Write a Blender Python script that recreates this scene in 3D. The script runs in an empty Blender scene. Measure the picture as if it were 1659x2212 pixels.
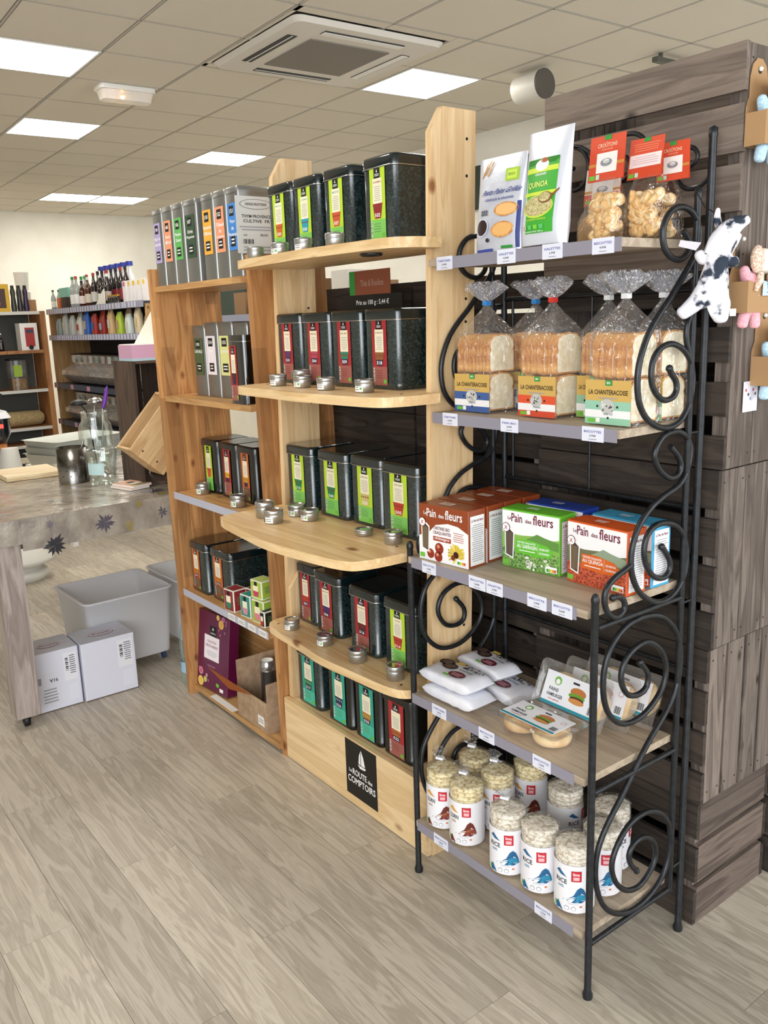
import bpy, math, random
from mathutils import Vector, Matrix
R = random.Random(7)
PI = math.pi
sc = bpy.context.scene
COL = sc.collection
# ---------------------------------------------------------------- camera
cam = bpy.data.cameras.new('camera'); camo = bpy.data.objects.new('camera', cam); COL.objects.link(camo)
yaw, pit, rol = [math.radians(a) for a in (-53.3857, -12.2486, -2.1159)]
F = Vector((math.sin(yaw)*math.cos(pit), math.cos(yaw)*math.cos(pit), math.sin(pit)))
Rt = Vector((math.cos(yaw), -math.sin(yaw), 0)); Up = Rt.cross(F)
R2 = Rt*math.cos(rol)+Up*math.sin(rol); U2 = -Rt*math.sin(rol)+Up*math.cos(rol)
mw = Matrix((R2, U2, -F)).transposed().to_4x4(); mw.translation = Vector((1.7159, -1.3879, 1.5762))
camo.matrix_world = mw
cam.sensor_width = 36; cam.lens = 1848.949/2212*36
cam.shift_x = 23.2/2212; cam.shift_y = -15.486/2212
cam.clip_start = 0.05; cam.clip_end = 60
sc.camera = camo
sc.view_settings.view_transform = 'Standard'; sc.view_settings.look = 'None'
sc.view_settings.gamma = 1; sc.view_settings.exposure = EXPO = 0.62
sc.view_settings.use_curve_mapping = False
# ---------------------------------------------------------------- daylight
w = bpy.data.worlds.new('world'); sc.world = w; w.use_nodes = True
w.node_tree.nodes['Background'].inputs[0].default_value = (0.93, 0.96, 1, 1)
w.node_tree.nodes['Background'].inputs[1].default_value = 1.4
def area(name, loc, target, sx, sy, e, col):
    l = bpy.data.lights.new(name, 'AREA'); l.shape = 'RECTANGLE'; l.size = sx; l.size_y = sy; l.energy = e; l.color = col
    o = bpy.data.objects.new(name, l); COL.objects.link(o); o.location = loc
    o.rotation_euler = (Vector(target)-Vector(loc)).to_track_quat('-Z', 'Y').to_euler(); return o
area('shop_window_daylight', (3.2, -3.6, 2.0), (0.2, 0.2, 0.7), 3.5, 2.4, 100, (0.93, 0.97, 1))
area('side_window_daylight', (4.0, 1.6, 2.0), (0.4, 0.2, 0.6), 2.0, 2.0, 30, (0.95, 0.98, 1))
# ---------------------------------------------------------------- materials
MC = {}
def lin(h):
    h = h.lstrip('#'); c = [int(h[i:i+2], 16)/255 for i in (0, 2, 4)]
    return tuple(((x/12.92) if x <= .04045 else ((x+.055)/1.055)**2.4) for x in c)+(1,)
def newm(name):
    m = bpy.data.materials.new(name); m.use_nodes = True
    return m, m.node_tree.nodes, m.node_tree.links, m.node_tree.nodes['Principled BSDF']
def fm(h, rough=.5, metal=0, spec=.5, coat=0, emit=0):
    k = (h, rough, metal, spec, coat, emit)
    if k in MC: return MC[k]
    m, n, l, b = newm('flat_'+h.lstrip('#'))
    b.inputs['Base Color'].default_value = lin(h); b.inputs['Roughness'].default_value = rough
    b.inputs['Metallic'].default_value = metal; b.inputs['Specular IOR Level'].default_value = spec
    b.inputs['Coat Weight'].default_value = coat
    if emit:
        b.inputs['Emission Color'].default_value = lin(h); b.inputs['Emission Strength'].default_value = emit
    MC[k] = m; return m
def wood(key, c1, c2, axis='X', scale=1.0, rough=.5, knots=None, bump=.15, coord='Object', rnd=.25, planks=0, stretch=14):
    """grain runs along the axis; knots: colour of small dark knots; planks: stave width"""
    k = ('w', key, axis)
    if k in MC: return MC[k]
    m, n, l, b = newm('wood_'+key)
    tc = n.new('ShaderNodeTexCoord'); oi = n.new('ShaderNodeObjectInfo')
    add = n.new('ShaderNodeVectorMath'); add.operation = 'MULTIPLY_ADD'
    cx = n.new('ShaderNodeCombineXYZ')
    for i in range(3): l.new(oi.outputs['Random'], cx.inputs[i])
    l.new(cx.outputs[0], add.inputs[0]); add.inputs[1].default_value = (7.3, 5.1, 9.7); l.new(tc.outputs[coord], add.inputs[2])
    mp = n.new('ShaderNodeMapping'); l.new(add.outputs[0], mp.inputs[0])
    s = [stretch*scale]*3; s['XYZ'.index(axis)] = 1.1*scale; mp.inputs['Scale'].default_value = s
    nz = n.new('ShaderNodeTexNoise'); nz.inputs['Scale'].default_value = 1.6; nz.inputs['Detail'].default_value = 5; nz.inputs['Distortion'].default_value = 1.2
    l.new(mp.outputs[0], nz.inputs[0])
    wv = n.new('ShaderNodeMath'); wv.operation = 'MULTIPLY'; wv.inputs[1].default_value = 9
    l.new(nz.outputs[0], wv.inputs[0]); fr = n.new('ShaderNodeMath'); fr.operation = 'PINGPONG'; fr.inputs[1].default_value = 1
    l.new(wv.outputs[0], fr.inputs[0])
    mx0 = n.new('ShaderNodeMath'); mx0.operation = 'MULTIPLY_ADD'; l.new(fr.outputs[0], mx0.inputs[0]); mx0.inputs[1].default_value = .35; 
    l.new(nz.outputs[0], mx0.inputs[2])
    rp = n.new('ShaderNodeValToRGB'); rp.color_ramp.elements[0].position = .32; rp.color_ramp.elements[1].position = .95
    rp.color_ramp.elements[0].color = lin(c1); rp.color_ramp.elements[1].color = lin(c2); l.new(mx0.outputs[0], rp.inputs[0])
    out = rp.outputs[0]
    if planks:
        sp = n.new('ShaderNodeSeparateXYZ'); l.new(tc.outputs[coord], sp.inputs[0])
        o = 'Y' if axis in 'XZ' else 'X'
        a = n.new('ShaderNodeMath'); a.operation = 'DIVIDE'; a.inputs[1].default_value = planks; l.new(sp.outputs[o], a.inputs[0])
        f = n.new('ShaderNodeMath'); f.operation = 'FLOOR'; l.new(a.outputs[0], f.inputs[0])
        a2 = n.new('ShaderNodeMath'); a2.operation = 'MULTIPLY_ADD'; a2.inputs[1].default_value = 3.1; l.new(sp.outputs[axis], a2.inputs[0])
        rr = n.new('ShaderNodeMath'); rr.operation = 'MULTIPLY'; rr.inputs[1].default_value = .37; l.new(f.outputs[0], rr.inputs[0]); l.new(rr.outputs[0], a2.inputs[2])
        f2 = n.new('ShaderNodeMath'); f2.operation = 'FLOOR'; l.new(a2.outputs[0], f2.inputs[0])
        cb = n.new('ShaderNodeCombineXYZ'); l.new(f.outputs[0], cb.inputs[0]); l.new(f2.outputs[0], cb.inputs[1])
        wn = n.new('ShaderNodeTexWhiteNoise'); l.new(cb.outputs[0], wn.inputs[0])
        rm = n.new('ShaderNodeMapRange'); rm.inputs['To Min'].default_value = .68; rm.inputs['To Max'].default_value = 1.12; l.new(wn.outputs[0], rm.inputs[0])
        hv = n.new('ShaderNodeHueSaturation'); l.new(rm.outputs[0], hv.inputs['Value']); l.new(out, hv.inputs['Color']); out = hv.outputs[0]
    if knots:
        vo = n.new('ShaderNodeTexVoronoi'); vo.inputs['Scale'].default_value = 1.0
        mk = n.new('ShaderNodeMapping'); sk = [9*scale]*3; sk['XYZ'.index(axis)] = 5*scale; mk.inputs['Scale'].default_value = sk
        l.new(add.outputs[0], mk.inputs[0]); l.new(mk.outputs[0], vo.inputs[0])
        kr = n.new('ShaderNodeValToRGB'); kr.color_ramp.elements[0].position = .05; kr.color_ramp.elements[1].position = .13
        kr.color_ramp.elements[0].color = (1, 1, 1, 1); kr.color_ramp.elements[1].color = (0, 0, 0, 1); l.new(vo.outputs['Distance'], kr.inputs[0])
        mx = n.new('ShaderNodeMix'); mx.data_type = 'RGBA'; l.new(kr.outputs[0], mx.inputs[0]); l.new(out, mx.inputs[6]); mx.inputs[7].default_value = lin(knots); out = mx.outputs[2]
    if rnd:
        rm = n.new('ShaderNodeMapRange'); rm.inputs['To Min'].default_value = 1-rnd; rm.inputs['To Max'].default_value = 1+rnd*.55; l.new(oi.outputs['Random'], rm.inputs[0])
        hv = n.new('ShaderNodeHueSaturation'); l.new(rm.outputs[0], hv.inputs['Value']); l.new(out, hv.inputs['Color']); out = hv.outputs[0]
    l.new(out, b.inputs['Base Color']); b.inputs['Roughness'].default_value = rough
    if bump:
        bp = n.new('ShaderNodeBump'); bp.inputs['Strength'].default_value = bump; bp.inputs['Distance'].default_value = .004; l.new(mx0.outputs[0], bp.inputs['Height']); l.new(bp.outputs[0], b.inputs['Normal'])
    MC[k] = m; return m
def noisy(key, c1, c2, scale=20, rough=.5, metal=0, bump=0, lo=.35, hi=.65, detail=4, spec=.5, coat=0, dist=.002, rlo=None):
    k = ('n', key)
    if k in MC: return MC[k]
    m, n, l, b = newm(key)
    tc = n.new('ShaderNodeTexCoord'); nz = n.new('ShaderNodeTexNoise'); nz.inputs['Scale'].default_value = scale; nz.inputs['Detail'].default_value = detail
    l.new(tc.outputs['Object'], nz.inputs[0]); rp = n.new('ShaderNodeValToRGB')
    rp.color_ramp.elements[0].position = lo; rp.color_ramp.elements[1].position = hi
    rp.color_ramp.elements[0].color = lin(c1); rp.color_ramp.elements[1].color = lin(c2); l.new(nz.outputs[0], rp.inputs[0])
    l.new(rp.outputs[0], b.inputs['Base Color']); b.inputs['Roughness'].default_value = rough; b.inputs['Metallic'].default_value = metal
    b.inputs['Specular IOR Level'].default_value = spec; b.inputs['Coat Weight'].default_value = coat
    if bump:
        bp = n.new('ShaderNodeBump'); bp.inputs['Strength'].default_value = bump; bp.inputs['Distance'].default_value = dist
        l.new(nz.outputs[0], bp.inputs['Height']); l.new(bp.outputs[0], b.inputs['Normal'])
    MC[k] = m; return m
def film(key, tint='#ffffff', glossy=.12, rough=.12, wr=40, bump=.6, haze=0.0, dist=.004):
    """thin clear plastic or glass wall: mostly see-through, with highlights"""
    k = ('f', key)
    if k in MC: return MC[k]
    m = bpy.data.materials.new(key); m.use_nodes = True; n = m.node_tree.nodes; l = m.node_tree.links; n.clear()
    out = n.new('ShaderNodeOutputMaterial'); tr = n.new('ShaderNodeBsdfTransparent'); tr.inputs[0].default_value = lin(tint)
    gl = n.new('ShaderNodeBsdfGlossy'); gl.inputs['Roughness'].default_value = rough; gl.inputs[0].default_value = (1, 1, 1, 1)
    lw = n.new('ShaderNodeLayerWeight'); lw.inputs[0].default_value = .35
    mr = n.new('ShaderNodeMapRange'); mr.inputs['To Min'].default_value = glossy*.6; mr.inputs['To Max'].default_value = min(1, glossy*4); l.new(lw.outputs['Facing'], mr.inputs[0])
    tc = n.new('ShaderNodeTexCoord'); nz = n.new('ShaderNodeTexNoise'); nz.inputs['Scale'].default_value = wr; nz.inputs['Detail'].default_value = 2; nz.inputs['Distortion'].default_value = 1.5
    l.new(tc.outputs['Object'], nz.inputs[0])
    if bump:
        bp = n.new('ShaderNodeBump'); bp.inputs['Strength'].default_value = bump; bp.inputs['Distance'].default_value = dist
        l.new(nz.outputs[0], bp.inputs['Height']); l.new(bp.outputs[0], gl.inputs['Normal'])
    mx = n.new('ShaderNodeMixShader'); l.new(mr.outputs[0], mx.inputs[0]); l.new(tr.outputs[0], mx.inputs[1]); l.new(gl.outputs[0], mx.inputs[2])
    o = mx.outputs[0]
    if haze:
        df = n.new('ShaderNodeBsdfDiffuse'); df.inputs[0].default_value = lin(tint); m2 = n.new('ShaderNodeMixShader'); m2.inputs[0].default_value = haze
        l.new(o, m2.inputs[1]); l.new(df.outputs[0], m2.inputs[2]); o = m2.outputs[0]
    l.new(o, out.inputs[0]); MC[k] = m; return m
# ---------------------------------------------------------------- mesh building
TXT = {}
def glyphs(s):
    if s in TXT: return TXT[s]
    cu = bpy.data.curves.new('t', 'FONT'); cu.body = s; cu.resolution_u = 2; cu.size = 1; cu.offset = .014
    o = bpy.data.objects.new('t', cu); COL.objects.link(o); bpy.context.view_layer.update()
    dg = bpy.context.evaluated_depsgraph_get(); me = bpy.data.meshes.new_from_object(o.evaluated_get(dg))
    vs = [(v.co.x, v.co.y) for v in me.vertices]; fs = [tuple(p.vertices) for p in me.polygons]
    bpy.data.objects.remove(o); bpy.data.curves.remove(cu); bpy.data.meshes.remove(me)
    if not vs: vs = [(0, 0)]
    x0 = min(v[0] for v in vs); x1 = max(v[0] for v in vs); y0 = min(v[1] for v in vs); y1 = max(v[1] for v in vs)
    TXT[s] = (vs, fs, x0, x1, y0, y1); return TXT[s]
class Fr:
    """a flat frame: origin, right, up; the surface faces right x up"""
    def __init__(s, o, u=(1, 0, 0), v=(0, 0, 1)):
        s.o = Vector(o); s.u = Vector(u).normalized(); s.v = Vector(v).normalized(); s.n = s.u.cross(s.v)
    def p(s, a, b, d=0): return s.o+s.u*a+s.v*b+s.n*d
class MB:
    def __init__(s, mat=None): s.V = []; s.Fc = []; s.ms = []; s.mi = []; s.sm = []; s.cur = mat; s.M = None
    def add(s, vs, fs, mat=None, smooth=False):
        mat = mat or s.cur
        if mat not in s.ms: s.ms.append(mat)
        k = s.ms.index(mat); b = len(s.V)
        for v in vs:
            v = Vector(v)
            s.V.append(tuple(s.M @ v) if s.M else tuple(v))
        for f in fs: s.Fc.append(tuple(b+i for i in f)); s.mi.append(k); s.sm.append(smooth)
        return s
    def box(s, x0, y0, z0, x1, y1, z1, mat=None, lean=0, leany=0):
        a = [(x, y, z) for z in (z0, z1) for y in (y0, y1) for x in (x0, x1)]
        a = [(x+lean*z, y+leany*z, z) for x, y, z in a]
        return s.add(a, [(0, 2, 3, 1), (4, 5, 7, 6), (0, 1, 5, 4), (2, 6, 7, 3), (0, 4, 6, 2), (1, 3, 7, 5)], mat)
    def prism(s, pts, h0, h1, ax='z', mat=None, smooth=False):
        """polygon pts (2-D) extruded; ax z: (x,y), ax y: (x,z), ax x: (y,z)"""
        g = {'z': lambda a, b, h: (a, b, h), 'y': lambda a, b, h: (a, h, b), 'x': lambda a, b, h: (h, a, b)}[ax]
        n = len(pts); vs = [g(a, b, h0) for a, b in pts]+[g(a, b, h1) for a, b in pts]
        fs = [tuple(range(n)), tuple(range(2*n-1, n-1, -1))]
        s.add(vs, fs, mat); s.add(vs, [(i, (i+1) % n+0, (i+1) % n+n, i+n) for i in range(n)], mat, smooth); return s
    def loft(s, loops, mat=None, smooth=True, cap0=True, cap1=True):
        n = len(loops[0]); vs = [v for lp in loops for v in lp]
        fs = [(j*n+i, j*n+(i+1) % n, (j+1)*n+(i+1) % n, (j+1)*n+i) for j in range(len(loops)-1) for i in range(n)]
        s.add(vs, fs, mat, smooth)
        if cap0: s.add(loops[0], [tuple(range(n))[::-1]], mat)
        if cap1: s.add(loops[-1], [tuple(range(n))], mat)
        return s
    def lathe(s, prof, c=(0, 0, 0), n=20, mat=None, smooth=True, cap0=True, cap1=True, ax='z', ry=1):
        g = {'z': lambda x, y, z: (x, y, z), 'x': lambda x, y, z: (z, x, y), 'y': lambda x, y, z: (x, z, y)}[ax]
        lp = [[tuple(Vector(c)+Vector(g(r*math.cos(t), r*math.sin(t)*ry, z))) for t in [2*PI*i/n for i in range(n)]] for r, z in prof]
        return s.loft(lp, mat, smooth, cap0, cap1)
    def tube(s, pts, r, n=8, mat=None, close=False):
        pts = [Vector(p) for p in pts]; lp = []
        t0 = (pts[1]-pts[0]).normalized(); a = Vector((0, 0, 1)) if abs(t0.z) < .9 else Vector((1, 0, 0))
        nn = (a-t0*a.dot(t0)).normalized()
        for i, p in enumerate(pts):
            t = (pts[min(i+1, len(pts)-1)]-pts[max(i-1, 0)]).normalized()
            nn = (nn-t*nn.dot(t)).normalized(); b = t.cross(nn)
            rr = r[i] if isinstance(r, (list, tuple)) else r
            lp.append([tuple(p+(nn*math.cos(2*PI*k/n)+b*math.sin(2*PI*k/n))*rr) for k in range(n)])
        return s.loft(lp, mat, True)
    def ball(s, c, r, n=10, mat=None, sc3=(1, 1, 1), rot=None):
        rings = []; m = max(4, n//2+1)
        for j in range(m+1):
            th = PI*j/m; rr = max(math.sin(th), .02)
            lpp = []
            for i in range(n):
                v = Vector((rr*math.cos(2*PI*i/n)*sc3[0]*r, rr*math.sin(2*PI*i/n)*sc3[1]*r, -math.cos(th)*sc3[2]*r))
                if rot: v = rot @ v
                lpp.append(tuple(Vector(c)+v))
            rings.append(lpp)
        return s.loft(rings, mat, True)
    def rect(s, f, a0, b0, a1, b1, mat, d=.0004):
        return s.add([f.p(a0, b0, d), f.p(a1, b0, d), f.p(a1, b1, d), f.p(a0, b1, d)], [(0, 1, 2, 3)], mat)
    def poly(s, f, pts, mat, d=.0005): return s.add([f.p(a, b, d) for a, b in pts], [tuple(range(len(pts)))], mat)
    def disc(s, f, a, b, r, mat, d=.0006, n=14, rb=None, r0=0):
        rb = rb or r
        if r0:
            vs = [f.p(a+math.cos(2*PI*i/n)*q, b+math.sin(2*PI*i/n)*q, d) for q in (r, r0) for i in range(n)]
            return s.add(vs, [(i, (i+1) % n, (i+1) % n+n, i+n) for i in range(n)], mat)
        return s.poly(f, [(a+math.cos(2*PI*i/n)*r, b+math.sin(2*PI*i/n)*rb) for i in range(n)], mat, d)
    def lines(s, f, a0, b0, a1, b1, n, mat, d=.0007, fill=.45, rag=True):
        for i in range(n):
            y = b1-(i+.5)*(b1-b0)/n; h = (b1-b0)/n*fill/2; e = (a1-a0)*(R.random()*.3 if rag else 0)
            s.rect(f, a0+e/2, y-h, a1-e/2, y+h, mat, d)
        return s
    def text(s, f, t, a, b, h, mat, w=None, d=.0009, al='c', shear=0, cond=1.0, rot=0):
        if not t.strip(): return s
        vs, fs, x0, x1, y0, y1 = glyphs(t); k = h/max(.3, (y1-y0)); kx = k*cond
        if w: kx = w/(x1-x0)
        W = (x1-x0)*kx; ox = a-(W/2 if al == 'c' else (W if al == 'r' else 0)); c, q = math.cos(rot), math.sin(rot)
        P = []
        for x, y in vs:
            X = (x-x0)*kx+ox+shear*(y-y0)*k-a; Y = (y-y0)*k
            P.append(f.p(a+X*c-Y*q, b+X*q+Y*c, d))
        return s.add(P, fs, mat)
    def barcode(s, f, a0, b0, a1, b1, mat, vert=True, d=.0008):
        n = 9
        for i in range(n):
            t = i/n; wd = (.3+.5*((i*7) % 3)/2)/n
            if vert: s.rect(f, a0+t*(a1-a0), b0, a0+(t+wd)*(a1-a0), b1, mat, d)
            else: s.rect(f, a0, b0+t*(b1-b0), a1, b0+(t+wd)*(b1-b0), mat, d)
        return s
    def mesh(s, name):
        me = bpy.data.meshes.new(name); me.from_pydata(s.V, [], s.Fc)
        for m in s.ms: me.materials.append(m)
        me.polygons.foreach_set('material_index', s.mi); me.polygons.foreach_set('use_smooth', s.sm); me.update(); return me
    def build(s, name, parent=None, loc=(0, 0, 0), rot=(0, 0, 0)): return obj(name, s.mesh(name), parent, loc, rot)
def obj(name, me, parent=None, loc=(0, 0, 0), rot=(0, 0, 0)):
    o = bpy.data.objects.new(name, me); COL.objects.link(o); o.location = loc; o.rotation_euler = rot
    if parent: o.parent = parent
    return o
def tag(o, label=None, cat=None, group=None, kind=None):
    for k, v in (('label', label), ('category', cat), ('group', group), ('kind', kind)):
        if v: o[k] = v
    return o
def thing(name, label, cat, loc=(0, 0, 0), rot=(0, 0, 0), group=None):
    o = bpy.data.objects.new(name, None); COL.objects.link(o); o.empty_display_size = .05
    o.location = loc; o.rotation_euler = rot if isinstance(rot, tuple) else (0, 0, rot); return tag(o, label, cat, group)
def copy_tree(o, parent=None):
    c = o.copy(); COL.objects.link(c); c.parent = parent
    for ch in [x for x in KIDS.get(o.name, o.children)]: copy_tree(ch, c)
    return c
KIDS = {}
def struct(o, label=None): o['kind'] = 'structure'; return o
def rr(x0, y0, x1, y1, r, z, n=4):
    """rounded rectangle loop"""
    out = []
    for cx, cy, a0 in ((x1-r, y1-r, 0), (x0+r, y1-r, PI/2), (x0+r, y0+r, PI), (x1-r, y0+r, 1.5*PI)):
        for i in range(n+1): a = a0+PI/2*i/n; out.append((cx+r*math.cos(a), cy+r*math.sin(a), z))
    return out
def smooth_path(pts, sub=4, closed=False):
    P = [Vector(p) for p in pts]; out = []
    for i in range(len(P)-1):
        p0 = P[max(i-1, 0)]; p1 = P[i]; p2 = P[i+1]; p3 = P[min(i+2, len(P)-1)]
        for k in range(sub):
            t = k/sub
            out.append(.5*((2*p1)+(p2-p0)*t+(2*p0-5*p1+4*p2-p3)*t*t+(-p0+3*p1-3*p2+p3)*t**3))
    out.append(P[-1]); return out
# common materials
WHITE = fm('#f2f1ee', .6); PAPER = fm('#ece9e2', .75); INK = fm('#1b1b1d', .6); GREY = fm('#9a9aa0', .7); LGREY = fm('#c4c6cc', .7)
BLACK = fm('#0b0b0c', .5); CREAM = fm('#ece3c4', .65); GREEN = fm('#2f8f3a', .6); LEAF = fm('#6bb53a', .6); KRAFT = fm('#a9845b', .8)
# ================================================================ THE SETTING
CZ = 3.1374
# floor: base with procedural planks beyond, real planks near
PL = wood('floor', '#9c9181', '#c4baa9', 'X', 1.9, .42, None, .12, rnd=.2, stretch=12)
fb = wood('floor_far', '#9a8f7c', '#c6bba6', 'X', .9, .45, None, 0, rnd=0, planks=.185)
flo = MB(fb).box(-11, -4.5, -.05, 4.5, 4.6, -.0030).build('floor'); struct(flo)
pm = MB(PL).box(.0006, .0006, -.003, 1.2194, .1844, 0)
pmesh = pm.mesh('plank')
for j in range(-12, 12):
    y = -.49+.185*j
    if y < -2.3 or y > 1.7: continue
    off = (j*.437 % 1)*1.22
    i0 = -5 if y > -1.2 else -3
    for i in range(i0, 2):
        x = i*1.22+off-.05
        if x < -6: continue
        obj('plank', pmesh, flo, (x, y, 0))
# back and right walls, rotated with the ceiling grid
WALL = noisy('wall_paint', '#f0ede2', '#f7f4ea', 3, .8)
ca, sa = math.cos(math.radians(-1.4161)), math.sin(math.radians(-1.4161))
e1 = Vector((ca, sa, 0)); e2 = Vector((-sa, ca, 0)); org = Vector((-3.466, 1.251, 0))
def cg(i, j, z=CZ): p = org+e1*(i*.6)+e2*(j*.6); return Vector((p.x, p.y, z))
wb = MB(WALL).box(-10.75, -4.5, 0, -10.6, 4.4, CZ).build('wall_back'); struct(wb)
wr_ = MB(WALL).box(-10.6, 4.25, 0, 4.5, 4.4, CZ).build('wall_right'); struct(wr_)
wl = MB(WALL).box(-10.6, -4.5, 0, 1.0, -4.35, CZ).build('wall_left'); struct(wl)
struct(MB(fm('#23342c', .6)).box(-10.6, 4.2, 1.5, -7.4, 4.25, 2.42).build('trim_1'))
struct(MB(fm('#23342c', .6)).box(-5.0, 4.2, 2.5, -3.2, 4.25, 2.86).build('trim_2'))
TILE = noisy('ceiling_tile', '#dbd4c6', '#e6dfd2', 160, .9, bump=.25, lo=.3, hi=.7)
GRIDM = fm('#bdb8ae', .6)
ceil = MB(fm('#8a857c', .9)).box(-11, -4.6, CZ+.03, 4.6, 4.6, CZ+.08).build('ceiling'); struct(ceil)
LIGHTS = {(0, 2), (-4, -1), (-5, 2), (-1, -2), (-10, 1), (-10, 2), (-5, -4), (-9, -4), (4, 0), (3, -4)}
AC = {(0, 0), (0, 1), (1, 0), (1, 1)}
tme = MB(TILE).box(.012, .012, 0, .588, .588, .012).mesh('ceiling_tile')
g = MB(GRIDM)
rz = math.radians(-1.4161)
for i in range(-12, 9):
    for j in range(-7, 7):
        p = cg(i, j)
        if p.x < -10.9 or p.y > 4.2 or p.y < -4.3: continue
        if (i, j) in LIGHTS or (i, j) in AC and i < 2: continue
        if i < 6 and j < 6:
            obj('ceiling_tile', tme, ceil, p, (0, 0, rz))
def bar(m, a, b, wd, z0, z1):
    d = (b-a).normalized(); s_ = Vector((-d.y, d.x, 0))*wd
    v = [a-s_, b-s_, b+s_, a+s_]
    m.add([(q.x, q.y, z0) for q in v]+[(q.x, q.y, z1) for q in v], [(0, 3, 2, 1), (0, 1, 5, 4), (2, 3, 7, 6), (1, 2, 6, 5), (3, 0, 4, 7)])
for i in range(-12, 9): bar(g, cg(i, -7), cg(i, 5), .006, CZ-.001, CZ+.02)
for j in range(-7, 6): bar(g, cg(-12, j), cg(8, j), .006, CZ-.001, CZ+.02)
gr = g.build('ceiling_grid', ceil)
# ceiling lamps
LE = 17.0
emw = fm('#fffaf0', .5, emit=LE)
for (i, j) in sorted(LIGHTS):
    lab = {(0, 2): 'square ceiling light panel above the right side of the tea shelves', (-4, -1): 'square ceiling light panel near left edge below the emergency light',
           (-5, 2): 'small square ceiling light panel above the silver tins', (-1, -2): 'large bright ceiling light panel at top left',
           (-10, 1): 'left half of the double light panel far back near the wall', (-10, 2): 'right half of the double light panel far back near the wall'}.get((i, j), 'square ceiling light panel over the %s of the shop' % {(-5, -4): 'middle left', (-9, -4): 'far left', (4, 0): 'front right', (3, -4): 'front left'}.get((i, j), 'side'))
    t = thing('ceiling_light', lab, 'ceiling light', cg(i, j), rz, 'square ceiling light panels')
    f = MB(WHITE)
    for a in ((.004, .004, .596, .018), (.004, .582, .596, .596), (.004, .018, .018, .582), (.582, .018, .596, .582)): f.box(a[0], a[1], -.004, a[2], a[3], .012)
    f.build('frame', t); MB(emw).box(.018, .018, 0, .582, .582, .006).build('diffuser', t)
# air conditioning cassette
t = thing('air_conditioner', 'square white ceiling air conditioner with grey grille and black louvre slots', 'air conditioner', cg(0, 0)+e1*.0+e2*.0, rz)
c = MB(fm('#dcd8d0', .45))
x0, x1, y0, y1 = .08, 1.10, .04, 1.06
def ring(m, a, b, c_, d, z0, z1, wd):
    m.box(a, b, z0, c_, b+wd, z1).box(a, d-wd, z0, c_, d, z1).box(a, b+wd, z0, a+wd, d-wd, z1).box(c_-wd, b+wd, z0, c_, d-wd, z1)
c.loft([rr(x0, y0, x1, y1, .05, -.004), rr(x0+.02, y0+.02, x1-.02, y1-.02, .05, -.03)]).build('panel', t)
gm = MB(noisy('ac_grille', '#77726c', '#8d8780', 300, .7)); gm.box(x0+.24, y0+.24, -.036, x1-.24, y1-.24, -.030).build('grille', t)
for k in range(4):
    m = MB(BLACK)
    a = (x0+.24, y0+.09, x1-.24, y0+.15) if k == 0 else (x0+.24, y1-.15, x1-.24, y1-.09) if k == 1 else (x0+.09, y0+.24, x0+.15, y1-.24) if k == 2 else (x1-.15, y0+.24, x1-.09, y1-.24)
    m.box(a[0], a[1], -.033, a[2], a[3], -.030); s_ = m.build('louvre_slot', t)
    b_ = MB(WHITE)
    if k in (1, 3):
        if k < 2: b_.box(a[0], a[1], -.037, a[2], a[1]+.048, -.034)
        else: b_.box(a[0], a[1], -.037, a[0]+.048, a[3], -.034)
    else:
        if k < 2: b_.box(a[0], a[1]+.026, -.036, a[2], a[1]+.032, -.034)
        else: b_.box(a[0]+.026, a[1], -.036, a[0]+.032, a[3], -.034)
    b_.build('louvre', s_)
# cells under the cassette that it does not cover: extra filler tiles
fl = MB(TILE)
fl.box(.012, 1.075, 0, 1.188, 1.188, .012).box(1.115, .012, 0, 1.188, 1.07, .012).box(.012, .012, 0, .07, 1.07, .012).box(.012,.012,0,1.188,.035,.012)
obj('filler_tile', fl.mesh('filler_tile'), ceil, cg(0, 0), (0, 0, rz))
# emergency light
p = cg(-3, -1) ; 
t = thing('emergency_light', 'white emergency light box with a glowing amber bulb on the ceiling', 'emergency light', (-4.17, 1.05, CZ-.001), rz+PI/2)
MB(fm('#e9e7e2', .4)).loft([rr(-.19, -.08, .19, .08, .03, 0), rr(-.19, -.08, .19, .08, .03, -.028)]).build('housing', t)
MB(film('lamp_cover', '#f4f0ea', .25, .2, 60, .3, .45)).loft([rr(-.18, -.07, .18, .07, .03, -.0285), rr(-.165, -.055, .165, .055, .03, -.085)]).build('cover', t)
MB(fm('#ffb45a', .5, emit=14)).ball((-.02, 0, -.055), .014).build('bulb', t)
MB(fm('#b9b23a', .6)).box(-.05, -.04, -.05, .07, .04, -.046).build('reflector', t)
# duct and rail near the right wall
t = thing('ceiling_duct', 'short white round duct hanging below the ceiling behind the crates', 'duct', (-2.60, 3.16, CZ-.11))
MB(fm('#d8d5cc', .5)).lathe([(.085, 0), (.09, .02), (.09, .22)], n=24, ax='x').build('duct_body', t)
MB(fm('#55504a', .6)).lathe([(.092, .2201), (.092, .235)], n=24, ax='x').build('rim', t)
tag(MB(fm('#55564f', .5)).box(-1.84, 3.55, CZ-.06, -1.80, 4.2, CZ-.03).box(-1.83, 3.6, CZ-.031, -1.81, 3.62, CZ).box(-1.83, 4.1, CZ-.031, -1.81, 4.12, CZ).build('ceiling_rail'), 'thin dark rail hung under the ceiling right of the duct', 'rail')

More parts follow.
